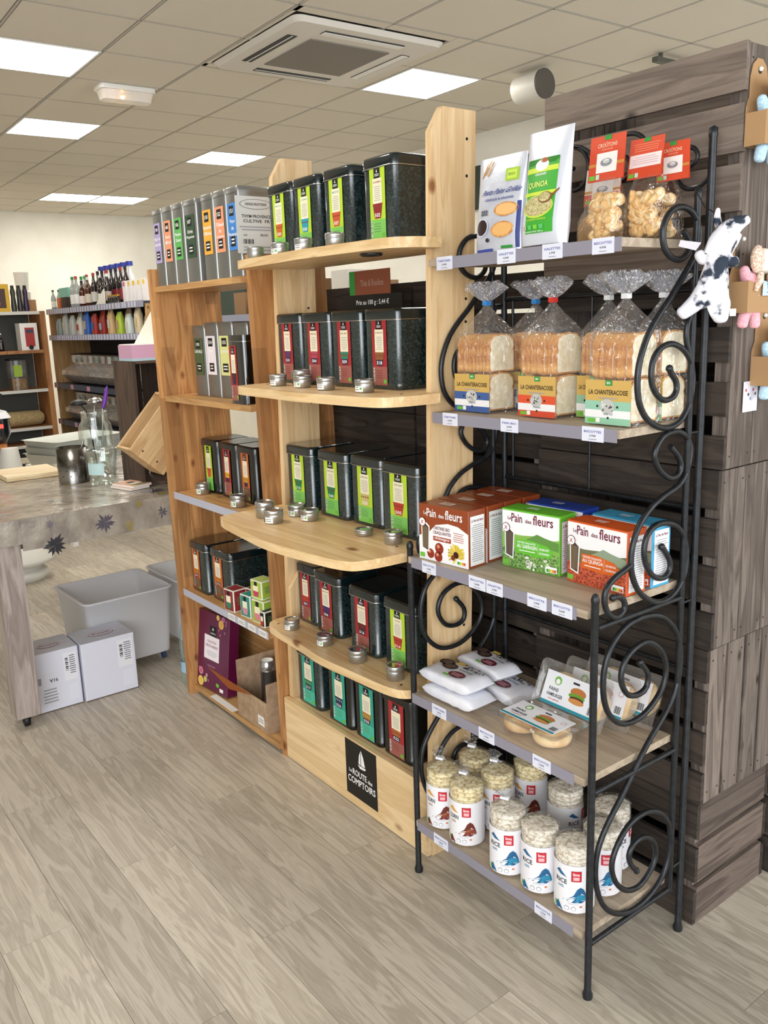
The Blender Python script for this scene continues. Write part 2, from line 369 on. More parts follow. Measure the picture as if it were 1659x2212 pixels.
# ================================================================ PINE AND TEA SHELVES
PINE = wood('pine', '#c8a373', '#e3c598', 'Z', 1, .45, '#8a5a30', .06, rnd=.05)
PINEX = wood('pine', '#cfa873', '#ebcd9c', 'X', .8, .4, '#8a5a30', .05, rnd=.04)
HON = wood('honey', '#a06a3c', '#cf9a62', 'Z', 1, .45, '#6e3b1c', .1, rnd=.05, planks=.052)
HONX = wood('honey', '#b9844f', '#d9ab70', 'X', 1, .45, '#6e3b1c', .08, rnd=.05, planks=.06)
SCREW = fm('#3a3a3c', .4, .8)
un = thing('pine_shelf_unit', 'light pine shelf unit with rounded bulging shelves holding the dark tea tins', 'shelf unit')
PPOST = [(.084, 0), (.236, 0), (.236, 2.09), (.121, 2.09), (.084, 2.03)]
for nm, x, ln in (('side_panel', -.829, .012), ('side_panel', -.0535, .012)):
    m = MB(PINE); m.prism(PPOST, 0, .022, 'x')
    m.V = [(x+a[0]+ln*a[2], a[1]+.015*a[2], a[2]) for a in m.V]
    o = m.build(nm, un)
    for zz in (2.02, 1.93, 1.62, 1.56, 1.30, .75, .70, .46):
        mm = MB(SCREW).lathe([(.004, 0), (.004, .0012)], (x+.022+ln*zz, .205+.015*zz, zz), 8, ax='x'); mm.build('screw', o)
def shelf(z, prof, th, name='shelf'):
    pts = [tuple(q)[:2] for q in smooth_path([(a, b, 0) for a, b in prof], 5)]
    m = MB(PINEX); m.prism(pts[::1], z-th, z, 'z'); return m.build(name, un)
def shprof(zl, x0, x1, yf, bow=.06, r=.05):
    xl = -.807+.012*zl+.001; xr = -.0535+.012*zl-.001; yc = .084+.015*zl-.0005   # between the side panels
    # the front runs past the panels; the back part sits between them
    out = [(x0+.01, .082)]
    pts = [(x0, .06), (x0+.005, yf+bow+.02), (x0+.05, yf+bow*.55), ((x0*2+x1)/3, yf+.012), ((x0+x1)/2, yf), ((x0+x1*2)/3, yf+.008), (x1-.07, yf+bow*.5), (x1-.015, yf+bow+.02), (x1, .06)]
    sp = [tuple(q)[:2] for q in smooth_path([(a, b, 0) for a, b in pts], 5)]
    poly = sp+[(x1, yc), (xr, yc), (xr, .232), (xl, .232), (xl, yc), (x0, yc)]
    return poly
SH = [(1.772, -.83, .03, -.055), (1.38, -.80, .02, -.10), (.957, -.815, -.02, -.205), (.545, -.825, -.02, -.03)]
for zs, x0, x1, yf in SH:
    m = MB(PINEX); m.prism(shprof(zs, x0, x1, yf, .075 if zs < 1.0 and zs > .9 else .05), zs-.026, zs, 'z'); s_ = m.build('shelf', un)
    for (a, b) in ((x0+.05, .03), (x1-.07, .03)):
        MB(SCREW).lathe([(.004, 0), (.004, .001)], (a, b, zs), 8).build('screw', s_)
MB(PINEX).box(-.81, .086, .216, -.047, .30, .235).build('bottom_shelf', un)
fpn = MB(wood('pine_panel', '#d2ae7c', '#ecd0a2', 'X', .8, .42, '#7a451f', .05, rnd=0)).box(-.83, .066, .003, -.034, .083, .238).build('front_panel', un)
# black sign on the front panel
f = Fr((0, .066, 0))
m = MB(BLACK); m.rect(f, -.445, .035, -.275, .232, BLACK, .0006)
m.poly(f, [(-.372, .165), (-.368, .195), (-.360, .212), (-.360, .163)], WHITE, .001); m.poly(f, [(-.357, .163), (-.357, .218), (-.345, .195), (-.336, .163)], WHITE, .001)
m.poly(f, [(-.376, .160), (-.332, .160), (-.338, .152), (-.365, .150)], WHITE, .001)
m.text(f, 'La', -.427, .118, .013, WHITE, al='l'); m.text(f, 'ROUTE', -.407, .114, .022, WHITE, w=.077, al='l'); m.text(f, 'des', -.324, .114, .014, WHITE, w=.024, al='l')
m.text(f, 'COMPTOIRS', -.36, .082, .024, WHITE, w=.15)
tag(m.build('shop_sign'), 'black square sign with white sailing boat and lettering on pine front board', 'sign')
# short pine post stub leaning behind the lowest tins
o = MB(PINE).prism([(.090, .5465), (.225, .5465), (.225, .71), (.13, .71), (.090, .66)], -.7965, -.7795, 'x').build('pine_board'); tag(o, 'small clipped pine board standing beside the tins on lower tea shelf', 'board')

un2 = thing('honey_shelf_unit', 'honey coloured glued wood shelf unit left of the pine unit', 'shelf unit')
for x, yo in ((-1.612, .031), (-.8635, .062)):
    m = MB(HON); m.box(x, yo, 0, x+.031, yo+.30, 1.80, lean=-.0225); m.build('side_panel', un2)
HB = [(1.732, .034), (1.30, .034), (.8985, .034), (.478, .034), (.042, .044)]
RAIL = fm('#b9bac8', .35)
for i, (z, y) in enumerate(HB):
    xl = -1.579-.0225*z; xr = -.8640-.0225*z
    m = MB(HONX); m.box(xl, y+.008, z-.022, xr, y+.29, z); s_ = m.build('shelf', un2)
    if i in (2, 3):
        m = MB(RAIL); m.box(xl, y+.0065, z-.026, xr, y+.0078, z+.004); m.build('price_rail', s_)
        if i == 3:
            ff = Fr((0, y+.0065, 0))
            for a in (-1.18, -1.10, -1.02, -.94): m = MB(PAPER); m.rect(ff, a, z-.024, a+.055, z+.002, PAPER, .0006); m.lines(ff, a+.005, z-.018, a+.05, z-.004, 2, GREY, .001); m.build('price_tag', s_)
MB(HONX).box(-1.575, .27, 0.065, -.92, .285, .30).build('back_board', un2)
o = MB(PAPER).box(-1.42, .045, .0425, -1.22, .075, .0432); o = o.build('paper_strip'); tag(o, 'white paper strip on the lowest honey shelf beside the purple box', 'paper')

# ---------------------------------------------------------------- tea tins
TINM = noisy('tin_green', '#0b1716', '#34494b', 170, .3, .0, .0, .45, .72, 6, spec=.7, coat=.6)
TINL = fm('#0b1a1d', .2, coat=.8); TINB = fm('#0a0d0c', .28, coat=.4)
STEEL = fm('#b8b8b8', .25, 1)
def tin_meshes(w_, d_, h_, body, lid):
    b = MB(body); b.loft([rr(.002, .002, w_-.002, d_-.002, .02, 0), rr(0, 0, w_, d_, .02, .004), rr(0, 0, w_, d_, .02, .018), rr(.0015, .0015, w_-.0015, d_-.0015, .02, .021), rr(.0015, .0015, w_-.0015, d_-.0015, .02, h_-.03)])
    l_ = MB(lid); l_.loft([rr(-.0015, -.0015, w_+.0015, d_+.0015, .021, h_-.03), rr(-.0015, -.0015, w_+.0015, d_+.0015, .021, h_-.008), rr(.0, .0, w_, d_, .02, h_-.003), rr(.006, .006, w_-.006, d_-.006, .018, h_)])
    r_ = MB(STEEL); r_.loft([rr(-.0022, -.0022, w_+.0022, d_+.0022, .0215, h_-.0315), rr(-.0028, -.0028, w_+.0028, d_+.0028, .0215, h_-.030), rr(-.0022, -.0022, w_+.0022, d_+.0022, .0215, h_-.0285)], cap0=False, cap1=False)
    return b.mesh('body'), l_.mesh('lid'), r_.mesh('rim')
TM = {}
STY = {'lime': ('#b5d334', '#7cc25a'), 'red': ('#a3262b', '#9c5a50'), 'teal': ('#2f9b86', '#45b79c'), 'orange': ('#c8622a', '#7d4a38')}
def tea_label(w_, h_, sty, bowl, num, title):
    c1, c2 = STY[sty]; m = MB(); f = Fr((0, 0, 0)); A = fm(c1, .45); B = fm(c2, .5)
    m.rect(f, 0, 0, w_, h_, A, .0003); m.rect(f, 0, 0, w_, h_*.28, B, .0005)
    m.rect(f, w_*.3, h_*.84, w_*.70, h_*.985, BLACK, .0010); m.poly(f, [(w_*.46, h_*.92), (w_*.5, h_*.965), (w_*.54, h_*.92)], WHITE, .0014); m.lines(f, w_*.36, h_*.865, w_*.64, h_*.905, 2, LGREY, .0014, .6, False)
    m.rect(f, w_*.2, h_*.50, w_*.80, h_*.84, CREAM, .0008)
    if title: m.text(f, title[0], w_*.5, h_*.775, h_*.028, fm(title[1], .6), w=min(w_*.5, len(title[0])*w_*.08))
    m.lines(f, w_*.27, h_*.53, w_*.73, h_*.74, 8, GREY, .0010, .3)
    Bo = fm(bowl, .5); Bd = fm(bowl, .5) if sty != 'lime' else fm('#1c3a38' if bowl != '#2f9ab0' else '#2a7f92', .5)
    m.poly(f, [(w_*.18, h_*.50), (w_*.30, h_*.30), (w_*.70, h_*.30), (w_*.82, h_*.50)], Bo, .0010)
    for i in range(4): m.disc(f, w_*(.29+.14*i), h_*.445, w_*.045, fm('#7a3a28' if sty != 'teal' else '#8fc06a', .6), .0012, 6)
    m.poly(f, [(w_*.25, h_*.385), (w_*.31, h_*.295), (w_*.69, h_*.295), (w_*.75, h_*.385)], fm({'lime': bowl}.get(sty, '#2a2440'), .5), .0014)
    if num: m.text(f, num, w_*.5, h_*.315, h_*.052, WHITE, w=w_*.36, d=.0018)
    m.rect(f, w_*.05, h_*.05, w_*.13, h_*.26, PAPER, .0008); m.barcode(f, w_*.06, h_*.06, w_*.12, h_*.25, INK, False, .001)
    m.lines(f, w_*.22, h_*.10, w_*.7, h_*.24, 4, fm('#5f8f60' if sty != 'red' else '#7a3f3a', .6), .0008, .3); m.rect(f, w_*.74, h_*.03, w_*.94, h_*.09, LEAF, .0009)
    return m.mesh('label')
def tin(x, y, z, w_, h_, sty, bowl, num, label, group, title=None, d_=.17, dark=False, lu=.27, lw=.46, rz=0):
    k = (w_, h_, d_, dark)
    if k not in TM: TM[k] = tin_meshes(w_, d_, h_, TINB if dark else TINM, TINB if dark else TINL)
    t = thing('tea_tin', label, 'tin', (x, y, z+.0008), rz, group)
    obj('body', TM[k][0], t); obj('lid', TM[k][1], t)
    if not dark: obj('rim', TM[k][2], t)
    obj('label', tea_label(w_*lw, h_*.83, sty, bowl, num, title), t, (w_*lu, -.0017 if dark else -.0005, h_*.05)); return t
G1, G2, G3, G4, G5 = ('tea tins on the top pine shelf', 'tea tins on the second pine shelf', 'tea tins on the middle pine shelf', 'tea tins on the fourth pine shelf', 'tea tins behind the pine front board')
ORD = ['leftmost', 'second from left', 'third from left', 'rightmost']
ORG = iter(ORD*5)
for x, n_, b, tt in ((-.779, '503', '#c8602a', 'MANGUE'), (-.629, '500', '#2f9ab0', 'JASMIN'), (-.463, '507', '#c9532e', 'MENTHE'), (-.268, '502', '#8c1f2b', 'GINGEMBRE')):
    tin(x, .085, 1.772, .145, .226, 'lime', b, n_, 'dark tea tin with lime label number %s, %s on the top pine shelf' % (n_, next(ORG)), G1, (tt, '#5aa0b0' if n_ != '502' else '#b04a40'))
for x, n_, b, tt in ((-.785, '510', '#54305f', 'TCHAI'), (-.633, '504', '#b0455a', 'PERLES'), (-.469, '509', '#2f7a5c', 'EARL GREY'), (-.298, '518', '#8a5a30', 'DARJEELING')):
    tin(x, .095, 1.38, .146 if n_ in ('510',) else .157, .222, 'red', b, n_, 'dark tea tin with red label number %s, %s on the second pine shelf' % (n_, next(ORG)), G2, (tt, '#8c2a30'), lw=.42)
for x, n_, b, y in ((-.790, '515', '#1f7a4c', .105), (-.594, '508', '#1f7a4c', .105), (-.426, '520', '#c9b878', .115), (-.255, '505', '#b8352e', .105)):
    tin(x, y, .957, .160 if n_ != '505' else .17, .214, 'lime', b, n_, 'dark tea tin with lime label number %s, %s on the middle pine shelf' % (n_, next(ORG)), G3, ({'515': 'SENCHA', '508': 'GUNPOWDER', '520': 'BANCHA', '505': 'THE VERT'}[n_], '#3f6a4a'), d_=.19, rz=0)
for x, n_, b, s_, y in ((-.775, '501', '#b83a26', 'red', .11), (-.645, '506', '#3b2a66', 'red', .10), (-.43, '516', '#5a1c22', 'red', .09), (-.262, '514', '#b8352e', 'lime', .10)):
    tin(x, y, .545, .150 if n_ != '501' else .125, .212, s_, b, n_, 'dark tea tin with %s label number %s, %s on the fourth pine shelf' % (s_, n_, next(ORG)), G4, ({'501': 'FRUITS', '506': 'BREAKFAST', '516': 'LAPSANG', '514': 'GOJI'}[n_], '#8c2a30'))
for x, n_, b, s_, dk in ((-.790, '517', '#1f6a4a', 'teal', False), (-.595, '526', '#2b2a5c', 'teal', True), (-.438, '525', '#b8702a', 'teal', True), (-.285, '522', '#b0602a', 'red', True)):
    tin(x, .10, .235, .155 if dk is False else .148, .215, s_, b, n_, 'dark tea tin with %s label number %s, %s behind the pine front board' % (s_, n_, next(ORG)), G5, None, dark=dk, lw=.50, d_=.16)
# tins on the honey unit
for x, s_, b, nm in ((-1.545, 'lime', '#c8503a', 'lime'), (-1.385, 'red', '#d8b02c', 'red'), (-1.235, 'orange', '#c89a2c', 'orange')):
    tin(x, .15, .8985, .145, .222, s_, b, '', 'slim black tea tin with %s label on the third honey shelf' % nm, 'black tins on the third honey shelf', dark=True, d_=.16, lw=.40, lu=.3)
tin(-1.575, .075, .478, .152, .215, 'orange', '#c8802a', '519', 'dark tea tin with orange label number 519 on the fourth honey shelf', 'tins on the fourth honey shelf', d_=.19, lw=.42, lu=.2)
tin(-1.405, .085, .478, .175, .215, 'orange', '#c8802a', '512', 'dark tea tin with orange label number 512 behind the tea cartons', 'tins on the fourth honey shelf', d_=.19, lw=.42, lu=.2)
# price sign between top shelves
t = thing('price_sign', 'brown and black tea price sign behind the second row of tins', 'sign', (-.545, .262, 1.615), 0)
m = MB(BLACK); m.box(-.04, .0, 0, .27, .004, .08); m.build('lower_board', t)
m = MB(fm('#8a4a30', .6)); m.box(0, .0, .0802, .21, .004, .155); f = Fr((0, 0, 0)); m.rect(f, .0, .081, .03, .154, GREEN, .0006); m.text(f, 'Thés & Rooibos', .12, .106, .02, fm('#b08a78', .6), w=.12); m.build('upper_board', t)
m = MB(); m.text(f, 'Prix au 100 g : 5,44 €', .12, .045, .02, WHITE, w=.17); m.text(f, 'Soit 54,40 € le kilo', .12, .02, .012, LGREY, w=.1); m.build('lettering', t)
MB(fm('#c89a2c', .5)).lathe([(.006, 0), (.006, .004)], (.205, -.004, .02), 10, ax='y').build('pin', t)
# two small legs so the sign stands on the shelf behind the tins
MB(BLACK).box(.02, .0042, -.191, .03, .010, .05).build('stand', t); MB(BLACK).box(.18, .0042, -.191, .19, .010, .05).build('stand', t)
t.location = (-.62, .285, 1.572)
# ---------------------------------------------------------------- small round sample tins
ALU = fm('#b4b4b2', .32, .9); ALUD = fm('#2a2c30', .15, .3)
def cup(x, y, z, label, group, r=.026, h=.036, tagtxt=None, open_=False, ang=0, logo=False, green=False):
    t = thing('sample_tin', label, 'tin', (x, y, z+.0008), ang, group)
    MB(ALU).lathe([(r-.002, 0), (r, .002), (r, h*.55)], n=24, cap1=False).build('body', t)
    MB(ALU).lathe([(r+.0015, h*.55), (r+.0015, h*.62), (r+.0005, h*.66), (r+.0015, h*.7), (r+.0015, h-.002), (r, h), (r-.003, h), (r-.0035, h-.003), (.001, h-.003)], n=24, cap0=False).build('lid', t)
    if open_: MB(film('cup_window', '#9aa0a4', .3, .06, 5, 0, .12)).lathe([(r-.004, h-.0025), (.001, h-.0022)], n=20, cap0=False).build('window', t); MB(ALUD).lathe([(r-.0045, h-.0029), (.001, h-.0028)], n=20, cap0=False).build('contents', t)
    if tagtxt is not None:
        m = MB(); n = 8; a0 = -PI/2-.75; a1 = -PI/2+.75; rrr = r+.0006; z0 = .003; z1 = h*.52
        def F2(a, zz, d=0): return ((rrr+d)*math.cos(a), (rrr+d)*math.sin(a), zz)
        def band(b0, b1, c0, c1, mat, d):
            vs = []; k = 5
            for i in range(k+1):
                a = b0+(b1-b0)*i/k; vs += [F2(a, c0, d), F2(a, c1, d)]
            m.add(vs, [(2*i, 2*i+2, 2*i+3, 2*i+1) for i in range(k)], mat, True)
        band(a0, a1, z0, z1, WHITE, 0)
        if logo: band(a0+.06, a0+.45, z0+.001, z1-.001, BLACK, .0004)
        if green: band(a1-.35, a1-.12, z0+.006, z1-.004, LEAF, .0004)
        for q in range(2): band(a0+.6, a1-(.5 if green else .2), z0+.005+q*.006, z0+.0075+q*.006, GREY, .0004)
        m.build('label', t)
    return t
ST = ('round silver sample tin ')
for i, (x, y, z, lab, kw) in enumerate([
    (-.72, -.0, 1.772, 'at the left end of the top pine shelf', {}), (-.58, .005, 1.772, 'below the orange bowl label on top shelf', dict(tagtxt='', green=True)),
    (-.44, .0, 1.772, 'below the blue bowl label on top shelf', dict(tagtxt='')), (-.29, .005, 1.772, 'just left of the rightmost top shelf tin', {}),
    (-.645, .01, 1.38, 'leftmost in front of tin 510', dict(tagtxt='', logo=True)), (-.59, .06, 1.38, 'taller one between tins 510 and 504', dict(h=.048)), (-.505, .012, 1.38, 'below the pink bowl label of second row', dict(tagtxt='', green=True)),
    (-.36, .0, 1.38, 'in front of tin 509 with black logo label', dict(tagtxt='', logo=True)), (-.185, .01, 1.38, 'in front of tin 518 with label', dict(tagtxt='', green=True)),
    (-.685, -.045, .957, 'tall and unlabelled at left end of middle shelf', dict(h=.052, r=.030, open_=True)), (-.595, -.065, .957, 'with black logo label nearest the edge of middle shelf', dict(h=.042, r=.030, tagtxt='', logo=True, open_=True, ang=.2)),
    (-.625, .04, .957, 'half hidden behind two others on middle shelf', dict(tagtxt='', green=True, r=.028, h=.038)), (-.54, .035, .957, 'in front of tin 508 on middle shelf', dict(tagtxt='', green=True, open_=True, r=.028)),
    (-.26, .042, .957, 'very flat one in front of tin 520', dict(h=.02, open_=True)), (-.125, .045, .957, 'unlabelled in front of tin 505', dict(h=.036, open_=True)),
    (-.70, .04, .545, 'with black logo label at left of fourth shelf', dict(tagtxt='', logo=True, open_=True)), (-.50, .042, .545, 'with small label in front of tin 506', dict(tagtxt='', green=True, open_=True)),
    (-.315, .04, .545, 'unlabelled bright one in front of tin 516', dict(h=.042, r=.028, open_=True)), (-.135, .045, .545, 'tall unlabelled in front of tin 514', dict(h=.045, open_=True)),
    (-1.475, .115, .8985, 'by the left side of the third honey shelf', dict(h=.044, tagtxt='', green=True, r=.028, open_=True)), (-1.14, .098, .8985, 'near the front of the third honey shelf', dict(h=.046, tagtxt='', green=True, r=.029, open_=True))]):
    cup(x, y, z, ST+lab, 'small round sample tins', **kw)
# plug-in disc under the top shelf
tag(MB(fm('#1a1c1e', .3)).lathe([(.03, 1.7455), (.031, 1.742), (.026, 1.738), (.001, 1.737)], (-.16, .03, 0), 20).build('puck_light'), 'flat dark puck fixed under the top pine shelf', 'light')
# ---------------------------------------------------------------- silver tins, honey unit top
SIL = fm('#8f8f8c', .35, .75)
def silver(x, y, z, w_, d_, h_, col, num, words, label, group, rz=0, price=True):
    t = thing('herb_tin', label, 'tin', (x, y, z+.0008), rz, group)
    MB(SIL).loft([rr(0, 0, w_, d_, .008, 0, 2), rr(0, 0, w_, d_, .008, h_-.02, 2)]).build('body', t)
    MB(SIL).loft([rr(-.0015, -.0015, w_+.0015, d_+.0015, .009, h_-.0199, 2), rr(-.0015, -.0015, w_+.0015, d_+.0015, .009, h_-.004, 2), rr(.001, .001, w_-.001, d_-.001, .008, h_, 2)]).build('lid', t)
    if col:
        m = MB(); f = Fr((0, 0, 0)); lw = w_*.72; x0 = w_*.12; z0 = h_*.30; z1 = h_*.82
        m.rect(f, x0, z0, x0+lw, z1, fm(col, .6), .0018); m.rect(f, x0+lw*.22, z1-.04, x0+lw*.72, z1-.008, BLACK, .0022)
        m.text(f, num, x0+lw*.47, z1-.031, .013, WHITE, w=lw*.36, d=.0026)
        for i, wd in enumerate(words): m.text(f, wd, x0+lw*.5, z0+.085-i*.02, .012, WHITE, w=min(lw*.88, len(wd)*.0085), d=.0022)
        m.rect(f, x0+lw*.22, z0+.012, x0+lw*.74, z0+.045, BLACK, .0022); m.lines(f, x0+lw*.28, z0+.018, x0+lw*.68, z0+.04, 2, WHITE, .0026, .4)
        m.build('label', t)
    return t
SG = 'silver herb tins on top of the honey unit'
S7 = iter(['leftmost', 'second from left', 'third from left', 'in the middle', 'third from right', 'second from right', 'rightmost'])
for x, c_, n_, wd, w_ in ((-1.608, '#a99bc4', '190', ['Fleur de', 'Lavande'], .085), (-1.512, '#e0946f', '488', ['Souci', 'officinal'], .086), (-1.422, '#5fa958', '106', ['Menthe', 'Douce'], .092),
                  (-1.322, '#2f4a33', '107', ['Ortie', 'Piquante'], .100), (-1.180, '#e0a53c', '150', ['Romarin', 'Officinal'], .092), (-1.084, '#e0946f', '152', ['Tilleul', 'de', 'Carpentras'], .090), (-.992, '#3f7fc8', '151', ['Thym', 'de', 'Provence'], .086)):
    silver(x, .052, 1.732, w_, .16, .288, c_, n_, wd, 'silver tin, %s label number %s, %s on top of honey unit' % ({'#a99bc4': 'lilac', '#e0946f': 'salmon', '#5fa958': 'green', '#2f4a33': 'dark green', '#e0a53c': 'amber', '#3f7fc8': 'blue'}[c_], n_, next(S7)), SG)
t = thing('herb_data_sheet', 'large white printed sheet hanging on the right side of the silver tins', 'sheet', (-.872, .03, 1.79), 0)
m = MB(fm('#c9c9c6', .6)); m.box(0, 0, 0, .002, .15, .18); m.build('sheet', t)
f = Fr((.002, 0, 0), (0, 1, 0), (0, 0, 1)); m = MB(); m.disc(f, .075, .155, .06, INK, .0005, 24, rb=.016); m.disc(f, .075, .155, .058, fm('#c9c9c6', .6), .0008, 24, rb=.0148); m.text(f, 'HERBORISTERIE', .075, .151, .008, INK, w=.08, d=.0012); m.text(f, 'THYM PROVENCE', .075, .112, .010, INK, w=.11); m.text(f, 'CULTIVE  FR', .075, .097, .010, INK, w=.10)
m.lines(f, .01, .07, .14, .088, 2, GREY); m.lines(f, .01, .005, .14, .025, 2, GREY); m.text(f, 'Lot', .03, .055, .007, INK); m.text(f, 'SELON', .10, .055, .007, INK); m.barcode(f, .02, .03, .06, .045, INK); m.build('print', t)
t.location = (-.868, .02, 1.802)
# silver tins on the second honey shelf
for x, c_, n_, wd, lab, w_, h_ in ((-1.515, '#4a5a38', '193', ['CAMOMILLE'], 'silver tin with dark olive label number 193 on second honey shelf', .105, .275), (-1.405, '#e8dfe4', '154', ['Rose'], 'silver tin with pale pink label number 154 on second honey shelf', .105, .285),
                           (-1.295, '#d8d890', '155', ['Lavande'], 'silver tin with pale yellow label number 155 on second honey shelf', .115, .285), (-1.165, '#6a5a9a', '', ['Gui'], 'silver tin with violet label half hidden on second honey shelf', .10, .28)):
    silver(x, .14, 1.30, w_, .14, h_, c_, n_, wd, lab, 'silver tins on the second honey shelf')
t = thing('black_tea_canister', 'glossy black canister with red label at right of second honey shelf', 'canister', (-1.045, .045, 1.3008), 0)
MB(fm('#060607', .12, coat=1)).loft([rr(0, 0, .115, .085, .02, 0), rr(0, 0, .115, .085, .02, .215)]).build('body', t)
MB(STEEL).loft([rr(-.001, -.001, .116, .086, .02, .2152), rr(-.001, -.001, .116, .086, .02, .2172)]).build('rim', t); MB(fm('#060607', .12, coat=1)).loft([rr(0, 0, .115, .085, .02, .2173), rr(0, 0, .115, .085, .02, .238)]).build('lid', t)
obj('label', tea_label(.05, .19, 'red', '#3a1a20', '', None), t, (.02, -.001, .012))
# tea cartons
def carton(x, y, z, c_, face, lab, w_=.066, d_=.062, h_=.088, rz=.12):
    t = thing('tea_carton', lab, 'tea carton', (x, y, z+.0008), rz, 'small tea cartons on the fourth honey shelf')
    MB(fm('#e9e6d8', .5)).loft([rr(0, 0, w_, d_, .002, 0, 1), rr(0, 0, w_, d_, .002, h_, 1)], smooth=False).build('box', t)
    m = MB(); f = Fr((0, 0, 0)); g_ = Fr((w_, 0, 0), (0, 1, 0)); k = Fr((0, 0, h_), (1, 0, 0), (0, 1, 0)); C_ = fm(c_, .5); D_ = fm(face, .5)
    m.rect(f, .004, .004, w_-.004, h_-.004, C_); m.rect(g_, .004, .004, d_-.004, h_-.004, C_); m.rect(k, .004, .004, w_-.004, d_-.004, C_)
    m.rect(f, w_*.36, h_*.72, w_*.62, h_*.95, BLACK, .0009); m.rect(f, w_*.25, h_*.4, w_*.7, h_*.72, CREAM, .0009); m.poly(f, [(w_*.2, h_*.42), (w_*.3, h_*.12), (w_*.66, h_*.12), (w_*.76, h_*.42)], D_, .0012)
    m.lines(g_, d_*.2, h_*.3, d_*.8, h_*.7, 5, fm('#5a7a50', .6)); m.rect(g_, d_*.6, h_*.06, d_*.85, h_*.18, LEAF, .0009); m.build('print', t); return t
carton(-1.222, .048, .478, '#8c2a30', '#2f7a5c', 'dark red tea carton at the left of the carton group')
carton(-1.165, .115, .478, '#7a2430', '#54305f', 'maroon tea carton half hidden behind the red one')
carton(-1.115, .062, .478, '#2f8a7a', '#c8909a', 'teal tea carton in the middle of the carton group')
carton(-1.030, .065, .478, '#9ab83c', '#d8808f', 'lime tea carton with pink bowl at front of the carton group', w_=.074)
carton(-1.048, .075, .5665, '#a8c044', '#c04060', 'lime tea carton stacked on top of the other cartons', w_=.07, h_=.07)
t = carton(-.955, .055, .478, '#16251c', '#c03028', 'black and green tea carton at right end of the fourth honey shelf', h_=.06, w_=.03)
# purple gift box
t = thing('gift_box', 'purple discovery tea gift box with citrus print leaning in the bottom honey shelf', 'gift box', (-1.572, .06, .0500), (math.radians(-7), 0, .10))
MB(fm('#5e0f3a', .35)).loft([rr(0, 0, .235, .05, .002, 0, 1), rr(0, 0, .235, .05, .002, .335, 1)], smooth=False).build('box', t)
f = Fr((0, 0, 0)); m = MB(); m.rect(f, .05, .13, .165, .235, fm('#eee6ea', .5)); m.rect(f, .09, .235, .14, .28, BLACK, .0008); m.poly(f, [(.108, .262), (.115, .275), (.122, .262)], WHITE, .0012); m.text(f, 'COMPTOIRS', .115, .245, .006, WHITE, w=.04, d=.0012)
m.text(f, 'COLLECTION', .108, .205, .009, fm('#a05a80', .5), w=.07); m.text(f, 'DÉCOUVERTE', .108, .185, .013, fm('#8a3060', .5), w=.09); m.lines(f, .07, .145, .15, .17, 3, LGREY)
for a, b, r_, c_ in ((.175, .30, .02, '#d8a03c'), (.15, .325, .012, '#e0b84c'), (.03, .02, .022, '#e8c04c'), (.065, .035, .013, '#b8c850'), (.03, .065, .018, '#c05a80'), (.19, .325, .012, '#b05a8a'), (.075, .055, .008, '#d890b0')):
    m.disc(f, a, b, r_, fm(c_, .5), .0007, 14); m.disc(f, a, b, r_*.75, fm('#f0d8a8' if c_[1] != 'b' else '#d8a8c0', .5), .0010, 14, r0=r_*.65)
for k in range(16): a, b = (R.uniform(.14, .225), R.uniform(.25, .33)) if k % 2 else (R.uniform(.005, .09), R.uniform(.005, .09)); m.disc(f, a, b, .004, fm('#b8709a', .5), .0006, 6, rb=.007)
m.text(f, "L'INSTANT", .11, .10, .006, fm('#d8a0b8', .5), w=.06); m.rect(f, .15, .025, .172, .04, LEAF, .0008); m.rect(f, .178, .01, .205, .025, PAPER, .0008); m.build('print', t)
# open cardboard carton with tins
CARD = noisy('cardboard', '#a08468', '#b79a7c', 30, .85)
t = thing('cardboard_carton', 'open brown cardboard carton with a drooping flap on the bottom honey shelf', 'carton', (-1.19, .058, .0425), 0)
W, D, H = .235, .20, .20
m = MB(CARD); m.box(0, 0, 0, W, D, .004).box(0, 0, .004, W, .004, H*.62).box(0, D-.004, .004, W, D, H+.09).box(0, .004, .004, .004, D-.004, H+.03).box(W-.004, .004, .004, W, D-.004, H); m.build('box', t)
m = MB(fm('#c8743c', .7)); m.add([(0, -.0005, H*.62), (W*.55, -.0005, H*.62), (W*.5, -.09, H*.62+.05), (-.06, -.09, H*.62+.085)], [(0, 1, 2, 3), (3, 2, 1, 0)]); m.build('flap', t)
m = MB(PAPER); m.rect(Fr((0, 0, 0)), W*.7, .02, W*.9, .06, PAPER, .0006); m.lines(Fr((0, 0, 0)), W*.72, .03, W*.88, .05, 2, GREY, .001); m.build('sticker', t)
CH = fm('#b5b5b5', .22, .85)
for x, y, r_, h_, lab in ((-1.13, .17, .03, .215, 'left chrome tea flask in the cardboard carton'), (-1.03, .21, .028, .235, 'rear chrome tea flask in the cardboard carton')):
    o = MB(CH).lathe([(r_, 0), (r_, h_*.8), (r_*1.03, h_*.8), (r_*1.03, h_*.83), (r_, h_*.83), (r_, h_-.01), (r_*.8, h_)], (0, 0, 0), 20).build('tea_flask', None, (x, y, .0466)); tag(o, lab, 'flask')
o = MB(CH).lathe([(.02, 0), (.045, .02), (.05, .05), (.03, .08), (.035, .085)], n=20).build('metal_teapot', None, (-1.02, .12, .0466)); tag(o, 'round chrome bowl in the cardboard carton before the flasks', 'bowl')
o = MB(CH).ball((0, 0, .022), .022, 12).build('tea_infuser', None, (-1.085, .09, .0466)); tag(o, 'small chrome tea ball at the front of the cardboard carton', 'tea ball')
